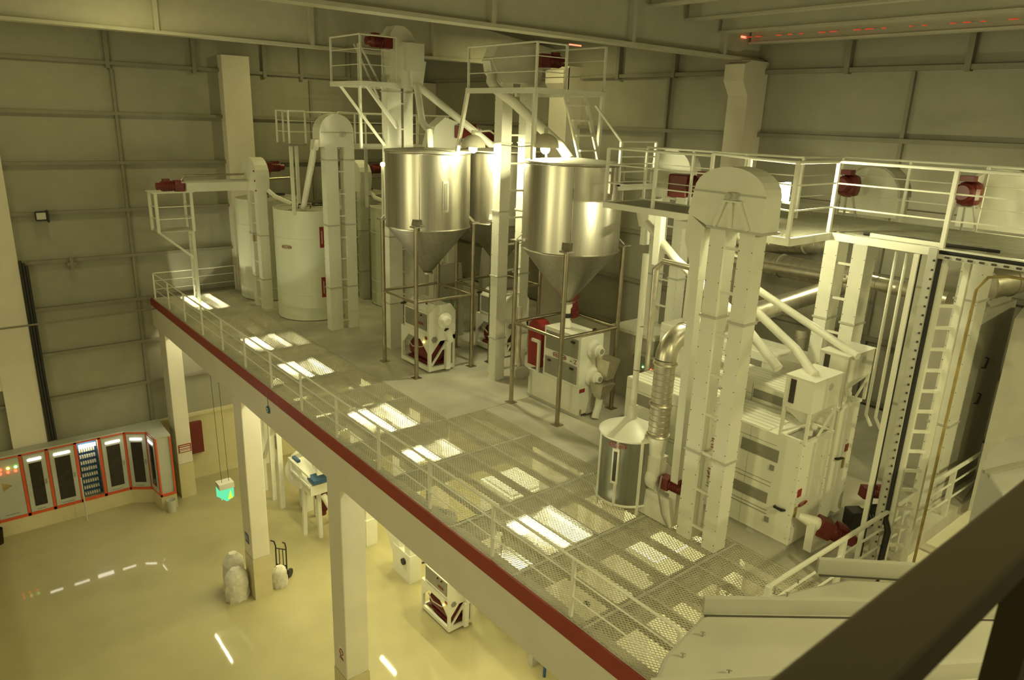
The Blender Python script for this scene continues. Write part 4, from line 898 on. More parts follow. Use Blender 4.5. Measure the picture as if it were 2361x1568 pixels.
# red motor machine on top behind polisher, control desk, red warning machine
motor('gear_motor', (13.75, 14.1, D + 2.75), (.3, 0, -1), None, 1.15, 'red upright motor behind the cone of the front hopper')
t = thing('second_polisher', 'pale flat topped machine behind the right leg of the front hopper', 'machine', (15.5, 12.8, D))
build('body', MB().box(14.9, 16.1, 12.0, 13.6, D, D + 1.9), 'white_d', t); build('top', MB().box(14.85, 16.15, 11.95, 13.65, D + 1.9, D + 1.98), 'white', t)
t = thing('control_desk', 'grey control panel with coloured buttons behind the right leg of the front hopper', 'control panel', (14.6, 11.9, D))
build('panel', MB().box(14.5, 14.58, 11.55, 12.35, D + .9, D + 1.5), 'grey', t); build('stand', MB().box(14.58, 14.8, 11.6, 12.3, D, D + 1.5), 'white_d', t)
for i in range(4): build('button', MB().ball((14.49, 11.7 + .14 * i, D + 1.25), .025, 8), ['led_r', 'yellow', 'led_g', 'black'][i], t)
t = thing('aspirator', 'low white machine with red fan cover left of the front grain cleaner', 'machine', (13.9, 11.0, D))
build('body', MB().box(13.6, 14.4, 10.5, 11.6, D, D + .75), 'white', t)
build('fan_cover', MB().lathe((13.58, 11.2, D + .95), [(.001, -.12), (.16, -.12), (.2, 0), (.2, .1)], 20, (1, 0, 0)), 'red', t)
plate_text('ZACCARIA', .4, .13, (13.57, 11.2, D + 1.22), (0, -1, 0), (0, 0, 1), t, bg='white', name='brand_board')
# ================================================================ LADDER, CABLE TRAY, YELLOW PIPE
t = thing('cage_ladder', 'white vertical ladder at the right side rising to the catwalk', 'ladder', (12.9, 4.45, D))
la = az(2045, 1226, D + .6); lb = Vector((12.95, 4.28, 0)); la = Vector((12.66, 4.52, 0))
for q in (la, lb): build('side_rail', MB().box(q.x - .045, q.x + .045, q.y - .045, q.y + .045, D - 1.5, 14.05), 'white', t)
for i in range(17): build('rung', MB().beam((la.x, la.y, D - 1.1 + .37 * i), (lb.x, lb.y, D - 1.1 + .37 * i), .05, .05), 'white', t)
t = thing('cable_tray', 'perforated cable tray with black cables beside the ladder', 'cable tray', (12.5, 4.7, D))
ca = Vector((12.44, 4.7, 0)); cb_ = Vector((12.54, 4.62, 0)); dr = (cb_ - ca).normalized()
build('tray', MB().beam((12.49, 4.66, D - 1.5), (12.49, 4.66, 14.2), .13, .05), 'greyl', t)
nv = Vector((-dr.y, dr.x, 0)); nv = nv if nv.dot(Vector((-1, -1, 0))) > 0 else -nv
m = MB()
for i in range(46):
    z = D - 1.2 + i * .15; c = Vector((12.49, 4.66, z)) + Vector((-.04, -.045, 0)); build('slot', MB().box(c.x - .012, c.x + .012, c.y - .012, c.y + .012, z, z + .03), 'dark', t)
build('cables', MB().path([(12.6, 4.6, 14.1), (12.6, 4.6, D + .9), (12.56, 4.5, D + .7), (12.55, 4.56, D - 1.4)], .05, 8).path([(12.33, 4.78, 14.1), (12.33, 4.78, D - 1.4)], .02, 6), 'black', t)
build('side_angle', MB().box(12.27, 12.34, 4.78, 4.86, D - 1.5, 14.1), 'white', t)
build('level_tray', MB().box(12.5, 12.62, .8, 4.7, 14.05, 14.12), 'greyl', t)
m = MB()
for i in range(22): build('slot', MB().box(12.485, 12.5, .95 + i * .165, 1.02 + i * .165, 14.07, 14.1), 'dark', t)
build('level_cables', MB().path([(12.56, .8, 14.15), (12.56, 4.6, 14.15)], .03, 6), 'black', t)
single('gas_pipe', MB().path([(12.9, .9, 13.88), (12.9, 3.7, 13.88), (12.9, 3.95, 13.82), (12.9, 4.08, 13.6), (12.9, 4.1, D - 1.5)], .022, 10), 'yellow', 'thin ochre pipe curving over and down in front of the ladder', 'pipe')
t = thing('cable_rods', 'pair of slim white uprights left of the ladder', 'posts', (12.6, 5.3, D))
for px in (2070, 2095): 
    q = ax(px, 570, 12.9); build('rod', MB().path([(12.9, q.y, 14.0), (12.9, q.y, 11.0), (12.95, q.y - .1, 10.8)], .03, 8), 'white', t)
# ================================================================ GROUND FLOOR, UNDER THE DECK
def gthing(name, label, cat, px, py, group=None):
    p = az(px, py, 0); return thing(name, label, cat, (p.x, p.y, 0), group), p
# paddy separator box with elevator boots, behind the middle column
t = thing('floor_machine', 'tall white machine with a slanted grey top behind the middle mezzanine column', 'machine', (10.4, 26.8, 0))
build('frame_post', MB().box(9.95, 10.15, 26.75, 26.95, 0, 6.6), 'white', t); build('frame_post', MB().box(9.95, 10.12, 27.6, 27.75, 0, 6.6), 'white', t); build('frame_post', MB().box(10.0, 10.12, 28.6, 28.75, 0, 6.4), 'white', t)
build('body', MB().prism([(26.95, 3.6), (28.9, 3.6), (29.4, 5.6), (28.9, 6.6), (26.95, 6.6)], 'x', 10.1, 11.4), 'white', t)
build('grey_lid', MB().box(10.05, 10.1, 27.0, 28.5, 5.5, 6.3), 'grey', t)
build('rating_plate', MB().box(9.93, 9.95, 26.78, 26.92, 2.7, 3.3), 'grey', t)
build('brace', MB().beam((10.05, 26.85, 4.2), (10.05, 28.6, 1.6), .12), 'white', t)
t = thing('destoner', 'white legged destoner with blue tray and red motor behind the middle column', 'machine', (10.4, 24.2, 0))
lg = [az(700, 1225, 0), az(738, 1240, 0)]
for x, y in ((9.95, 24.35), (10.35, 23.8), (10.9, 25.4), (11.3, 24.6)): build('leg', MB().beam((x, y, 0), (x + (10.6 - x) * .12, y + (24.6 - y) * .12, 2.0), .14), 'white', t)
build('bed', MB().prism([(23.6, 2.0), (25.5, 2.0), (25.5, 2.75), (23.6, 2.4)], 'x', 9.95, 11.3), 'white', t)
build('side_frame', MB().box(9.88, 9.96, 23.6, 25.5, 2.35, 2.45).box(9.88, 9.96, 23.6, 25.5, 2.8, 2.88).box(9.88, 9.96, 25.3, 25.5, 2.0, 2.9).box(9.88, 9.96, 24.4, 24.5, 2.0, 2.9), 'white', t)
build('blue_tray', MB().box(10.0, 11.1, 23.4, 24.0, 2.55, 2.7), 'blue', t); build('blue_tray', MB().box(9.97, 10.1, 24.8, 25.3, 2.9, 3.0), 'blue', t)
build('screen_box', MB().prism([(23.4, 2.9), (25.3, 4.6), (25.0, 4.9), (23.3, 3.4)], 'x', 10.15, 11.4), 'white', t); build('screen', MB().prism([(23.65, 3.12), (25.0, 4.33), (24.95, 4.38), (23.6, 3.17)], 'x', 10.12, 10.16), 'greyl', t)
build('outlet_pipe', MB().path([(10.4, 23.5, 1.95), (10.7, 23.3, 1.2), (10.9, 23.2, .9)], .12, 12), 'white', t)
motor('motor', (10.6, 24.1, 1.5), (0, 0, -1), t, 1.5)
t = thing('round_blower', 'round white blower casing behind the destoner', 'fan', (11.2, 27.0, 0))
build('casing', MB().lathe((10.8, 26.0, 1.8), [(.001, 0), (.85, 0), (.85, .5), (.001, .5)], 32, (.6, .8, 0)), 'white', t); build('foot', MB().box(10.7, 11.5, 25.9, 26.6, 0, 1.1), 'white', t)
def boot(x, y, h, label, w=.42):
    t = thing('elevator_boot', label, 'elevator', (x + w / 2, y + .6, 0), 'elevator boots on the ground floor')
    for yy in (y, y + .75): build('leg', MB().box(x, x + w, yy, yy + .36, .0, h), 'white', t)
    build('boot', MB().box(x - .03, x + w + .03, y - .03, y + 1.15, 0, 1.1), 'white', t)
    build('intake', MB().prism([(y + 1.1, .5), (y + 1.7, 1.4), (y + 1.7, 1.7), (y + 1.1, 1.7)], 'x', x, x + w), 'white', t)
    build('bearing', MB().lathe((x - .03, y + .35, .75), [(.001, -.08), (.12, -.08), (.12, 0)], 16, (1, 0, 0)), 'black', t)
    z = 1.5
    while z < h - .3: build('tie', MB().box(x - .02, x, y, y + 1.1, z, z + .05), 'white', t); z += 1.6
    return t
boot(11.5, 22.2, 8.0, 'white elevator boot between the two nearest mezzanine columns')
boot(11.6, 19.2, 8.0, 'white elevator boot right of the nearest column with a dark round bearing')
boot(15.4, 9.0, 7.6, 'white elevator legs glimpsed under the mesh by the drum', .45)
boot(15.2, 5.2, 7.4, 'white elevator legs under the near end of the mesh walkway', .45)
boot(12.8, 12.9, 7.8, 'white elevator legs under the mesh beside the front hopper', .4)
boot(15.2, 13.6, 7.8, 'white elevator legs far back under the slab', .4)
huller(11.2, 16.2, 'white framed hulling machine with a red motor standing on the ground floor under the beam', 0)
t = thing('paddy_separator', 'flat white tray machine under the near mesh', 'machine', (13.4, 7.6, 0))
build('tray', MB().prism([(5.0, 4.4), (7.2, 4.8), (7.2, 5.1), (5.0, 4.7)], 'x', 12.6, 14.4), 'white', t); build('leg', MB().box(12.7, 12.9, 5.1, 5.3, 0, 4.45), 'white', t); build('leg', MB().box(14.1, 14.3, 6.9, 7.1, 0, 4.8), 'white', t)
build('box', MB().box(12.7, 14.2, 5.4, 6.6, 2.8, 4.5), 'white', t)
t = thing('paddy_bin', 'white open bin seen below the mesh left of the drum', 'bin', (13.6, 10.6, 0))
build('walls', MB().box(12.8, 15.0, 9.6, 9.68, 0, 5.6).box(12.8, 12.88, 9.68, 10.8, 0, 5.6).box(14.92, 15.0, 9.68, 10.8, 0, 5.6).box(12.8, 15.0, 10.8, 10.88, 0, 5.6), 'white', t); build('grain_floor', MB().box(12.88, 14.92, 9.68, 10.8, 4.9, 5.0), 'greyl', t)
t = thing('flat_bin', 'wide flat topped white box below the mesh beside the middle light recess', 'bin', (13.6, 14.9, 0))
build('walls', MB().box(12.8, 14.6, 15.2, 16.8, 0, 4.8), 'white', t); build('lid', MB().box(12.9, 14.5, 15.3, 16.7, 4.8, 4.86), 'greyl', t)
t = thing('dark_hopper', 'dark funnel hopper hanging below the lit recess of the near walkway', 'hopper', (8.4, 9.0, 6.3))
build('funnel', MB().hopper((7.75, 8.75, 8.9, 9.9, 7.7), (8.1, 8.4, 9.3, 9.6, 6.5)), 'grey', t)
for x, y in ((7.8, 9.5), (8.7, 9.5)): build('hanger', MB().box(x - .02, x + .02, y - .02, y + .02, 7.6, D - .2), 'grey', t)
t = thing('dark_pipe_bend', 'dark pipe bend hanging under the lit recess in the middle of the walkway', 'pipe', (8.0, 12.4, 6.4))
build('pipe', MB().path([(8.0, 12.3, 6.4), (8.0, 12.3, 7.0), (8.0, 12.2, 7.3), (8.1, 11.7, 7.4)], .22, 16), 'grey', t); build('hanger', MB().box(7.98, 8.02, 12.4, 12.5, 7.3, D - .3), 'grey', t)
t = thing('valve_post', 'slim grey post with an orange valve handle at the bottom of the photo', 'valve', (12.2, 13.3, 0))
q = az(1228, 1530, 0); build('post', MB().box(q.x - .1, q.x + .1, q.y - .1, q.y + .1, 0, 1.5), 'greyl', t)
q2 = az(1255, 1560, 0); build('valve', MB().ball((q2.x, q2.y, .9), .12, 12), 'orange', t); build('stem', MB().tube((q2.x, q2.y, 0), (q2.x, q2.y, .85), .05, 8), 'blue', t)
# hand truck
t, p = gthing('hand_truck', 'black two wheeled hand truck standing on the cream floor', 'hand truck', 650, 1330)
bx, by = p.x, p.y; r_ = Vector((.62, -.78, 0)); bk = Vector((.78, .62, 0)); P = lambda s, b, z: Vector((bx, by, 0)) + r_ * s + bk * b + Vector((0, 0, z))
for s in (-.2, .2):
    build('side_bar', MB().path([P(s, .02, .1), P(s, .05, 1.2), P(s * 1.05, -.02, 1.42), P(s * 1.15, -.18, 1.55)], .025, 8), 'black', t)
    build('wheel', MB().lathe(P(s * 1.35, .1, .16), [(.001, -.04), (.15, -.04), (.16, 0), (.15, .04), (.001, .04)], 18, tuple(r_)), 'black', t)
for z in (.45, 1.12): build('cross_bar', MB().tube(P(-.2, .04, z), P(.2, .04, z), .02, 8), 'black', t)
for s in (-.07, .07): build('slat', MB().tube(P(s, .04, .45), P(s, .04, 1.12), .015, 6), 'black', t)
build('back_plate', MB().beam(P(-.2, .04, .28), P(.2, .04, .28), .03, .4), 'black', t); build('toe_plate', MB().beam(P(0, .0, .02), P(0, -.28, .02), .45, .02), 'black', t)
# sacks at the foot of the middle column
def sack(px, py, s, label, seed, h):
    rnd = random.Random(seed); p = az(px, py, 0); mb = MB(); prof = []
    n, k = 18, 9; vs = []
    for i in range(n):
        for j in range(k):
            f = j / (k - 1); rr = s * (1.0 - .12 * abs(f - .4) - (.55 * max(0, f - .8) / .2)) * (1 + .09 * math.sin(3 * i + 7 * f) + rnd.uniform(-.05, .05)); a = 2 * PI * i / n
            vs.append((p.x + rr * math.cos(a), p.y + rr * .8 * math.sin(a), h * f + rnd.uniform(-.02, .02) * (j > 0)))
    mb.add(vs, [(i * k + j, ((i + 1) % n) * k + j, ((i + 1) % n) * k + j + 1, i * k + j + 1) for i in range(n) for j in range(k - 1)], True)
    mb.add(vs, [[i * k + k - 1 for i in range(n)]])
    single('filled_sack', mb, 'sack', label, 'sack', 'woven white sacks')
sack(548, 1378, .4, 'large crumpled white sack leaning on the left of the middle column', 3, 1.15)
sack(646, 1350, .27, 'smaller white sack on the right behind the middle column', 8, .8)
sack(543, 1352, .36, 'white sack behind the large one at the foot of the middle column', 5, 1.35)
# signs on the columns
def sign(p, r, u, w, h, m, name, label, cat, lines=()):
    t = thing(name, label, cat, Vector(p) - Vector(u) * h / 2)
    r = Vector(r); u = Vector(u); n = r.cross(u); p = Vector(p); q = [p - r * w / 2 - u * h / 2, p + r * w / 2 - u * h / 2, p + r * w / 2 + u * h / 2, p - r * w / 2 + u * h / 2]
    build('board', MB().add(q + [a + n * .012 for a in q], [(4, 5, 6, 7), (0, 1, 5, 4), (1, 2, 6, 5), (2, 3, 7, 6), (3, 0, 4, 7), (3, 2, 1, 0)]), m, t)
    for txt, sz, dy_, mm in lines:
        if txt == '_': 
            c = p + u * dy_ + n * .013; e = r * (w * .42); k = u * sz / 2; build('line', MB().add([c - e - k, c + e - k, c + e + k, c - e + k, c - e - k + n * .003, c + e - k + n * .003, c + e + k + n * .003, c - e + k + n * .003], [(4, 5, 6, 7), (0, 1, 5, 4), (1, 2, 6, 5), (2, 3, 7, 6), (3, 0, 4, 7)]), mm, t)
        else: text(txt, sz, p + u * dy_ + n * .016, r, u, mm, t)
    return t
q = ay(426, 1033, 30.0)
sign((q.x, 29.99, q.z), (1, 0, 0), (0, 0, 1), .5, .36, 'redp', 'notice_sign', 'small red and white notice on the far mezzanine column', 'sign', [('_', .03, .12, 'white'), ('_', .05, .03, 'white'), ('_', .03, -.05, 'white'), ('_', .05, -.12, 'white')])
q = ay(441, 1000, 31.35)
t = thing('hose_cabinet', 'dark red fire hose cabinet on the wall behind the far column', 'cabinet', (q.x, 31.3, 1.3))
build('body', MB().box(q.x - .15, q.x + .45, 31.25, 31.45, 1.3, 2.75), 'red', t); build('panel_mark', MB().box(q.x + .0, q.x + .3, 31.24, 31.25, 2.2, 2.5), 'red', t)
q = ax(572, 1243, EX)
t = sign((EX - .001, 21.9, q.z), (0, -1, 0), (0, 0, 1), .3, .34, 'blue', 'notice_sign', 'small dark blue notice on the middle mezzanine column', 'sign', [('_', .03, .09, 'greyl'), ('_', .03, .02, 'greyl'), ('_', .03, -.05, 'greyl')])
q = ax(787, 1505, EX)
t = sign((EX - .001, 14.95, q.z), (0, -1, 0), (0, 0, 1), .26, .42, 'white', 'notice_sign', 'small white notice with a red circle on the nearest mezzanine column', 'sign', [('_', .09, -.14, 'redp')])
build('ring', MB().ring((EX - .016, 14.95, q.z + .05), .09, .014, (1, 0, 0), 22).beam((EX - .016, 15.01, q.z - .01), (EX - .016, 14.89, q.z + .11), .02, .01), 'redp', t)
# blue eye charm hanging on the beam
q = ax(617, 945, EX - .03)
t = thing('eye_charm', 'blue glass eye charm hanging on the white edge beam', 'charm', (q.x, q.y, q.z - .13))
build('disc', MB().lathe((EX - .005, q.y, q.z), [(.001, -.04), (.1, -.035), (.12, 0), (.001, 0)], 22, (1, 0, 0)), 'blue', t); build('white_ring', MB().lathe((EX - .04, q.y, q.z), [(.001, -.012), (.055, -.01), (.055, 0)], 18, (1, 0, 0)), 'eyew', t); build('pupil', MB().lathe((EX - .05, q.y, q.z), [(.001, -.012), (.025, -.01), (.025, 0)], 14, (1, 0, 0)), 'black', t)
build('string', MB().tube((EX - .01, q.y, q.z + .1), (EX - .02, q.y, D - .1), .008, 6), 'grey', t)
# exit light hanging on wires
q = ad(522, 1138, 26.5)
t = thing('exit_light', 'green glowing folded exit light hanging on thin wires', 'exit light', (q.x, q.y, q.z - .3))
for s, mm in ((-1, 'exit'), (1, 'exit')):
    pass
a_, b_, c_ = Vector((q.x - .25, q.y + .35, 0)), Vector((q.x, q.y - .05, 0)), Vector((q.x + .28, q.y + .02, 0))
z0, z1 = q.z - .3, q.z + .3
build('left_panel', MB().beam((a_ + b_) / 2 + Vector((0, 0, z0)), (a_ + b_) / 2 + Vector((0, 0, z1)), .03, .03).add([a_ + Vector((0, 0, z0 + .1)), b_ + Vector((0, 0, z0)), b_ + Vector((0, 0, z1 - .1)), a_ + Vector((0, 0, z1)), a_ + Vector((.03, .02, z0 + .1)), b_ + Vector((.03, .02, z0)), b_ + Vector((.03, .02, z1 - .1)), a_ + Vector((.03, .02, z1))], [(0, 1, 2, 3), (7, 6, 5, 4), (0, 4, 5, 1), (2, 6, 7, 3), (1, 5, 6, 2), (0, 3, 7, 4)]), 'exit', t)
build('right_panel', MB().add([b_ + Vector((0, 0, z0)), c_ + Vector((0, 0, z0 + .1)), c_ + Vector((0, 0, z1 - .12)), b_ + Vector((0, 0, z1 - .1)), b_ + Vector((0, .03, z0)), c_ + Vector((0, .03, z0 + .1)), c_ + Vector((0, .03, z1 - .12)), b_ + Vector((0, .03, z1 - .1))], [(0, 1, 2, 3), (7, 6, 5, 4), (0, 4, 5, 1), (2, 6, 7, 3), (1, 5, 6, 2), (0, 3, 7, 4)]), 'exit', t)
build('arrow', MB().prism([((b_.x + .02), z0 + .1), ((b_.x + .13), z1 - .15), ((b_.x + .2), z0 + .1)], 'y', b_.y - .02, b_.y - .012), 'exity', t)
build('canopy', MB().hopper((a_.x, c_.x, b_.y - .02, a_.y, z1 + .12), (a_.x, c_.x, b_.y - .05, a_.y, z1 - .08)), 'greyl', t)
for dx_ in (-.1, .15): build('wire', MB().tube((q.x + dx_, q.y + .1, z1 + .1), (q.x + dx_ - .05, q.y + .15, D - .3), .008, 5), 'black', t)
# ================================================================ CONTROL CABINETS
def cabinet(a, b, zb, zt, kind, label, dep=.55):
    """a -> b: lower front corners left to right"""
    a = Vector((a[0], a[1], 0)); b = Vector((b[0], b[1], 0)); r = (b - a); w = r.length; r.normalize(); bk = Vector((-r.y, r.x, 0)); n = -bk
    t = thing('control_cabinet', label, 'cabinet', (a + b) / 2 + Vector((0, 0, zb)), 'control cabinets along the end wall')
    def bx(s0, s1, d0, d1, za, zb_):
        q = [a + r * s0 + bk * d0, a + r * s1 + bk * d0, a + r * s1 + bk * d1, a + r * s0 + bk * d1]
        return MB().add([Vector((v.x, v.y, za)) for v in q] + [Vector((v.x, v.y, zb_)) for v in q], [(3, 2, 1, 0), (4, 5, 6, 7), (0, 1, 5, 4), (1, 2, 6, 5), (2, 3, 7, 6), (3, 0, 4, 7)])
    P3 = lambda s, d, z: a + r * s + bk * d + Vector((0, 0, z))
    openc = kind == 'open'
    if openc:
        build('body', bx(0, w, dep - .03, dep, zb, zt), 'cab', t); build('side', bx(0, .03, 0, dep, zb, zt), 'cab', t); build('side', bx(w - .03, w, 0, dep, zb, zt), 'cab', t); build('roof', bx(0, w, 0, dep, zt - .03, zt), 'cab', t)
    else: build('body', bx(0, w, 0, dep, zb, zt), 'cab', t)
    e = .05
    fr = bx(0, w, -.02, .02, zb, zb + .12)
    for q in (bx(0, e, -.02, .02, zb, zt), bx(w - e, w, -.02, .02, zb, zt), bx(0, w, -.02, .02, zt - .05, zt)): fr.add(q.v, q.f)
    build('red_frame', fr, 'orange', t)
    if kind == 'glass':
        d = build('door', bx(e + .02, w - e - .02, -.045, -.02, zb + .14, zt - .08), 'cab', t)
        build('window', bx(e + .17, w - e - .17, -.055, -.045, zb + .36, zt - .42), 'glass', d)
        build('lamp', bx(e + .16, w - e - .16, -.06, -.045, zt - .32, zt - .24), 'ctube', d)
        build('vent', bx(e + .2, w - e - .25, -.055, -.045, zb + .2, zb + .23), 'grey', d); build('handle', bx(w - e - .12, w - e - .08, -.07, -.045, (zb + zt) / 2 - .1, (zb + zt) / 2 + .1), 'grey', d)
    elif kind == 'plain':
        d = build('door', bx(e + .02, w - e - .02, -.045, -.02, zb + .14, zt - .08), 'cab', t)
        for i, mm in enumerate(('led_r', 'led_y', 'led_g')): build('indicator', MB().ball(P3(w * .34 + i * .24, -.06, zt - .42), .05, 10), mm, d)
        for i in range(3): build('indicator', MB().ball(P3(w * .32 + i * .24, -.06, zt - .58), .05, 10), 'led_r', d)
        build('warning_tag', MB().lathe(P3(w * .42, -.045, zt - 1.15), [(.001, -.008), (.2, -.008), (.2, 0)], 3, tuple(bk)), 'yellow', d)
        build('vent', bx(e + .2, w - e - .25, -.055, -.045, zb + .25, zb + .28), 'grey', d)
    elif openc:
        build('lamp', bx(.12, w - .12, .02, .1, zt - .3, zt - .18), 'ctube', t)
        build('back_board', bx(.05, w - .05, dep - .06, dep - .03, zb + .05, zt - .05), 'blue', t)
        for i in range(8):
            z = zt - .62 - i * .27; row = build('rail', bx(.1, w - .1, dep - .14, dep - .06, z, z + .05), 'blue', t)
            mm = MB()
            for j in range(7):
                q = bx(.13 + j * (w - .26) / 7, .13 + (j + .72) * (w - .26) / 7, dep - .2, dep - .08, z + .05, z + .17); mm.add(q.v, q.f)
            build('contactor_row', mm, 'greyl', row)
    return t
zb, zt = .62, 3.2
pl = MB()
pts = [(-2.6, 31.05), (.45, 31.0), (1.5, 30.95), (2.55, 30.9), (3.5, 30.85), (4.45, 30.8), (5.4, 30.55), (5.95, 30.0), (6.5, 30.5)]
labs = ['plain control cabinet with red and green lights and a yellow triangle at the left edge', 'glass door cabinet first from the plain one on the left', 'glass door cabinet second from the plain one, left of the open one',
        'open control cabinet showing rows of contactors under a bright lamp', 'glass door cabinet just right of the open one', 'glass door cabinet at the bend of the row', 'narrow glass door cabinet turned at the right of the bend', 'blank end cabinet next to the far column']
kinds = ['plain', 'glass', 'glass', 'open', 'glass', 'glass', 'glass', 'blank']
cabs = [(0, 0, 'x')]
pxs = [(-70, 1232), (0, 1215), (66, 1197), (125, 1182), (192, 1165), (240, 1153), (300, 1137), (352, 1150), (414, 1140)]
fr_ = [(.62, 30.78), (1.63, 30.78), (2.48, 30.78), (3.44, 30.78), (4.27, 30.78), (5.2, 30.78), (5.93, 30.3), (6.02, 29.42), (6.6, 29.38)]
for i in range(7):
    c = cabinet(fr_[i], fr_[i + 1], zb, zt, kinds[i], labs[i], [.45, .45, .45, .45, .45, .25, .6][i])
x0, y0 = 6.03, 29.41
build('end_panel_frame', MB().box(6.0, 6.06, 29.37, 29.42, zb, zt).box(6.54, 6.6, 29.37, 29.42, zb, zt), 'orange', c); build('end_panel_frame', MB().box(6.0, 6.6, 29.37, 29.42, zb, zb + .1), 'orange', c)
plinth = MB().prism([fr_[0], fr_[5], fr_[6], fr_[7], fr_[8], (6.62, 31.3), (-3, 31.3), (-3, 30.78)], 'z', 0, .62)
single('cabinet_plinth', plinth, 'band', 'cream masonry plinth carrying the row of control cabinets', 'plinth')
single('cabinet_top_cover', MB().prism([(-3, 30.78), fr_[0], fr_[5], fr_[6], fr_[7], fr_[8], (6.62, 31.3), (-3, 31.3)], 'z', 3.2, 3.26), 'cab', 'grey flat cover over the row of control cabinets', 'cover')
p = Vector((6.3, 29.1, 0))
single('waste_basket', MB().lathe((p.x, p.y, 0), [(.14, 0), (.18, .55), (.16, .55), (.13, .03), (.001, .03)], 20), 'greyl', 'small grey brown bin at the right end of the cabinets', 'bin')
p = Vector((.62, 30.4, 0))
single('waste_basket', MB().lathe((p.x - .12, p.y, 0), [(.16, 0), (.2, .6), (.18, .6), (.15, .03), (.001, .03)], 20), 'brown', 'dark reddish bin at the left edge before the cabinets', 'bin')
single('standing_pole', MB().tube((3.42, 30.3, 0), (3.42, 30.3, 1.9), .03, 8), 'greyl', 'thin pale upright pole before the open cabinet', 'pole')
# ================================================================ FOREGROUND
hz = 11.9
t = thing('sheet_metal_hood', 'pale curved sheet metal hood with raised seams in the lower right foreground', 'hood', (5.2, 1.5, hz - 1.2))
out = [(3.0, 1.0), (3.32, 2.2), (3.66, 2.7), (4.1, 2.9), (4.72, 3.02), (5.11, 2.93), (5.84, 2.69), (6.3, 2.52), (7.6, 1.4), (6.6, -.6), (4.0, -.2)]
build('cover', MB().prism(out, 'z', hz - 1.2, hz), 'hood', t, bevel=.04)
build('support_duct', MB().box(4.6, 5.8, .5, 1.7, 0, hz - 1.2), 'hood', t)
def rib(p0, p1, label=None):
    a = az(*p0, hz + .07); b = az(*p1, hz + .07); b = a + (b - a).normalized() * 2.9
    o = build('seam_rib', MB().beam((a.x, a.y, hz + .07), (b.x, b.y, hz + .07), .05, .16), 'hood', t)
    q = Vector((-.035, -.045, -.08)); build('rib_gap', MB().beam((a.x + q.x, a.y + q.y, hz + .004), (b.x + q.x, b.y + q.y, hz + .004), .016, .012), 'dark', o)
rib((1622, 1395), (2060, 1402)); rib((1885, 1304), (2085, 1316)); rib((1500, 1590), (2000, 1558))
for px, py in ((1840, 1345), (1815, 1376), (1620, 1468), (1574, 1517), (1680, 1556), (1675, 1378), (1785, 1370), (1925, 1298), (2035, 1302)):
    q = az(px, py, hz); build('wing_nut', MB().beam(q, q + Vector((0, 0, .05)), .01).beam(q + Vector((-.02, .01, .05)), q + Vector((.02, -.01, .035)), .008), 'grey', t)
t = thing('sheet_metal_hood', 'rounded pale sheet metal hood at the right edge of the photo', 'hood', (11.6, 2.6, 10.6))
pr = [az(px, py, 11.5) for px, py in ((2265, 1075), (2275, 1045), (2295, 1022), (2325, 1008), (2420, 990), (2420, 1085), (2312, 1140))]
build('cover', MB().prism([(p.x, p.y) for p in pr], 'z', 10.4, 11.5), 'hood', t, bevel=.03)
build('support_duct', MB().box(11.6, 12.4, 2.5, 2.9, 0, 10.4), 'hood', t)
a, b = az(2268, 1088, 11.52), az(2420, 1052, 11.52); build('seam_rib', MB().beam(a, b, .03, .05), 'grey', t)
t = thing('tall_bin', 'tall pale bin at the right edge behind the shaded cabinet', 'bin', (15.5, 2.7, D))
q0, q1 = az(2275, 1000, 10.2), az(2420, 985, 10.2)
build('walls', MB().prism([(q0.x, q0.y), (q1.x, q1.y), (q1.x + 2, q1.y + .4), (q0.x + 1.6, q0.y + .3)], 'z', D, 12.6), 'white_d', t)
t = thing('mesh_step', 'pale mesh step lying on the floor by the near guardrail', 'step', az(2190, 1135, D + .02))
pr = [az(px, py, D) for px, py in ((2165, 1125), (2190, 1105), (2245, 1120), (2220, 1155))]
build('plate', MB().prism([(p.x, p.y) for p in pr], 'z', D, D + .03), 'mesh', t)
t = thing('camera_side_rail', 'out of focus brown guardrail crossing the lower right corner very close', 'railing', (1.2, .25, 14.3))
build('top_bar', MB().beam((-.4, .262, 15.375), (3.4, .262, 15.375), .085, .05), 'brown', t, bevel=.006)
build('post', MB().box(1.225, 1.275, .21, .26, 14.3, 15.35), 'brown', t)
# ================================================================ LIGHTS
def dome_lamp(p, label, bulb='bulb', dirn=(0, -.25, -1), s=1.0):
    p = Vector(p); t = thing('dome_lamp', label, 'lamp', p, 'dome lamps')
    build('bulb', MB().ball(p, .115 * s, 14), bulb, t)
    prof = [(.34 * math.cos(a) * s, .34 * math.sin(a) * s) for a in [PI / 2 * i / 8 for i in range(8)]] + [(.02, .34 * s)]
    m = MB().lathe(p + Vector((0, 0, .04)), prof, 28); m.lathe(p + Vector((0, 0, .04)), [(r * .96, h * .96) for r, h in prof], 28)
    build('reflector', m, 'shell', t)
    build('cap', MB().tube(p + Vector((0, 0, .34 * s)), p + Vector((0, 0, .5 * s)), .05, 12), 'shell', t)
    return t
l1 = dome_lamp((12.3, 16.85, 15.1), 'dome lamp glowing between the left hopper and the tallest elevator')
build('arm', MB().path([(12.3, 16.85, 15.55), (12.6, 16.5, 15.6), (12.75, 16.2, 15.4)], .025, 8), 'shell', l1)
l2 = dome_lamp((12.35, 13.9, 15.24), 'dome lamp glowing above the lid of the front hopper')
build('stand', MB().tube((12.5, 14.0, 14.98), (12.35, 13.95, 15.5), .025, 8), 'shell', l2)
p = Vector((11.7, 6.97, 14.9))
t = thing('flood_lamp', 'glaring square floodlight on the catwalk rail right of the front elevator head', 'lamp', p, None)
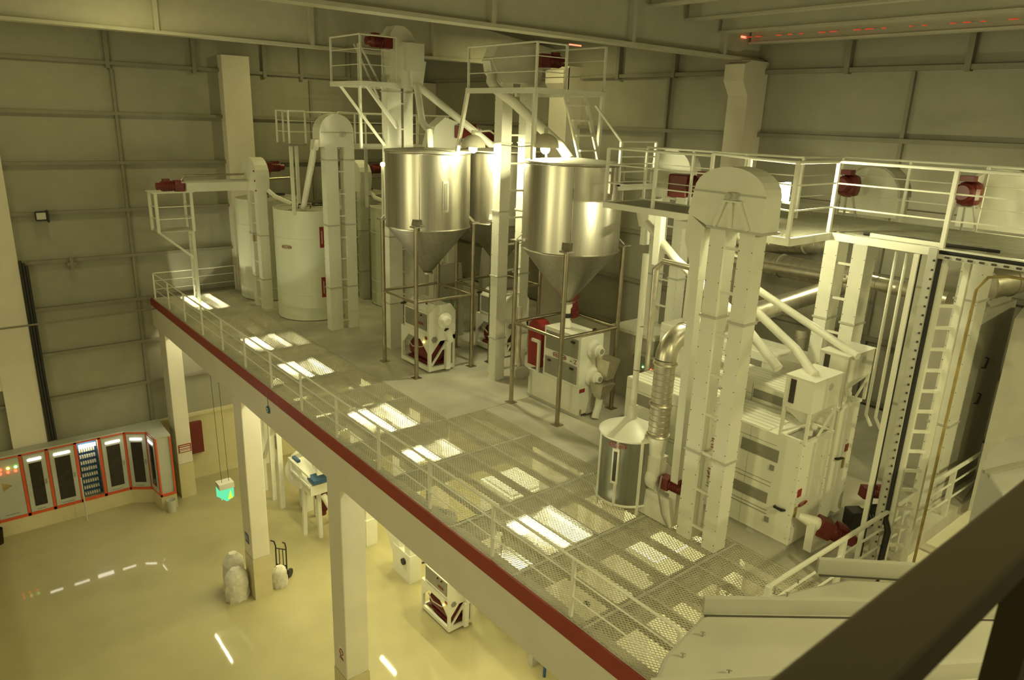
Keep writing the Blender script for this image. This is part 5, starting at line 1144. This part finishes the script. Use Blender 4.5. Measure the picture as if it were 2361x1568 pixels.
build('lens', MB().beam(p + Vector((-.075, -.075, -.15)), p + Vector((-.075, -.075, .15)), .04, .34), 'bulb2', t); build('housing', MB().beam(p + Vector((0, 0, -.16)), p + Vector((0, 0, .16)), .12, .34), 'black', t); build('bracket', MB().box(p.x - .03, p.x + .03, p.y - .2, p.y + .2, p.z - .2, p.z - .16), 'black', t)
p = Vector((15.6, 4.3, 14.75))
t = thing('flood_lamp', 'floodlight at the right edge of the photo beyond the catwalk', 'lamp', p, None)
build('bulb', MB().ball(p, .08, 12), 'bulb3', t); build('housing', MB().box(p.x + .1, p.x + .2, p.y - .15, p.y + .15, p.z - .15, p.z + .15), 'shell', t)
p = Vector((11.05, 19.7, 14.5))
t = thing('pole_lamp', 'small bright lamp on a slim pole left of the left hopper', 'lamp', (p.x, p.y, 12.95))
build('bulb', MB().ball(p, .06, 12), 'bulb2', t); build('pole', MB().tube((p.x, p.y, 12.6), (p.x, p.y, p.z - .05), .04, 10), 'white', t)
# lamp below the catwalk that lights the machine tops, and unseen fill lamps added to brighten the hall
def area(name, loc, size, power, rot=(0, 0, 0), col=WARM, sy=None, spread=None):
    l = bpy.data.lights.new(name, 'AREA'); l.energy = power; l.color = col; l.size = size
    if sy: l.shape = 'RECTANGLE'; l.size_y = sy
    if spread: l.spread = spread
    o = bpy.data.objects.new(name, l); C.objects.link(o); o.location = loc; o.rotation_euler = rot; return o
def pt(name, loc, power, r=.08, col=(1, .95, .52)):
    l = bpy.data.lights.new(name, 'POINT'); l.energy = power; l.color = col; l.shadow_soft_size = r
    o = bpy.data.objects.new(name, l); C.objects.link(o); o.location = loc; return o
def spot(name, loc, tgt, power, ang=2.4, r=.1, col=(1, .95, .52)):
    l = bpy.data.lights.new(name, 'SPOT'); l.energy = power; l.color = col; l.shadow_soft_size = r; l.spot_size = ang; l.spot_blend = .6
    o = bpy.data.objects.new(name, l); C.objects.link(o); o.location = loc; o.rotation_euler = (Vector(tgt) - Vector(loc)).to_track_quat('-Z', 'Y').to_euler(); return o
pt('lamp_under_catwalk', (12.6, 9.0, 13.9), 230)
pt('lamp_under_catwalk', (17.6, 8.0, 13.6), 90)  # extra unseen lamp added to brighten the ducts by the side wall
# fluorescent battens under the slab and over the hall
def batten(x, y, z, L=1.5, along='y', label='fluorescent batten under the mezzanine slab', power=60):
    t = thing('batten_light', label, 'light fitting', (x, y, z), 'battens under the slab')
    d = (.06, L / 2) if along == 'y' else (L / 2, .06)
    build('body', MB().box(x - d[0], x + d[0], y - d[1], y + d[1], z, z + .06), 'white', t)
    area('batten_lamp', (x, y, z - .02), d[0] * 2, power, sy=d[1] * 2)
for x in (9.5, 13.5, 17.0):
    for y in (6.5, 10.1, 16.37, 21.0, 24.22):
        batten(x, y, 7.89 if x < 10 else 8.089, power=75 if x < 10 else 170)
# unseen fill lamps added behind the camera and above the roof beams
for x, y, pw in ((2, 19, 40), (2, 2, 110), (5, -3, 180), (8, -4, 560), (16, -5, 480)):
    area('hall_fill', (x, y, 17.2), .4, pw, col=(1, .91, .42))
for x, y, z, pw in ((4, 27.2, 18.9, 85), (13.5, 27.4, 18.9, 110), (5, 20.3, 19.0, 40), (17.5, 20.3, 18.7, 60)):
    area('hall_fill', (x, y, z), .4, pw, col=(1, .91, .37))
for y, z in ((4, 12.5), (15, 12.5)):
    area('wall_floodlight', (-11, y, z), 1.0, 330, rot=(0, -PI / 2 + .12, 0), col=(1, .91, .44))  # unseen lamps added on the open left side to light the beam faces
w = bpy.data.worlds.new('world'); SC.world = w; w.use_nodes = True
w.node_tree.nodes['Background'].inputs[0].default_value = (1, .9, .42, 1); w.node_tree.nodes['Background'].inputs[1].default_value = .17
vs = SC.view_settings
SC.display_settings.display_device = 'sRGB'
vs.view_transform = 'Standard'; vs.look = 'None'; vs.gamma = 1; vs.use_curve_mapping = False; vs.exposure = 0.36
bpy.context.view_layer.update()
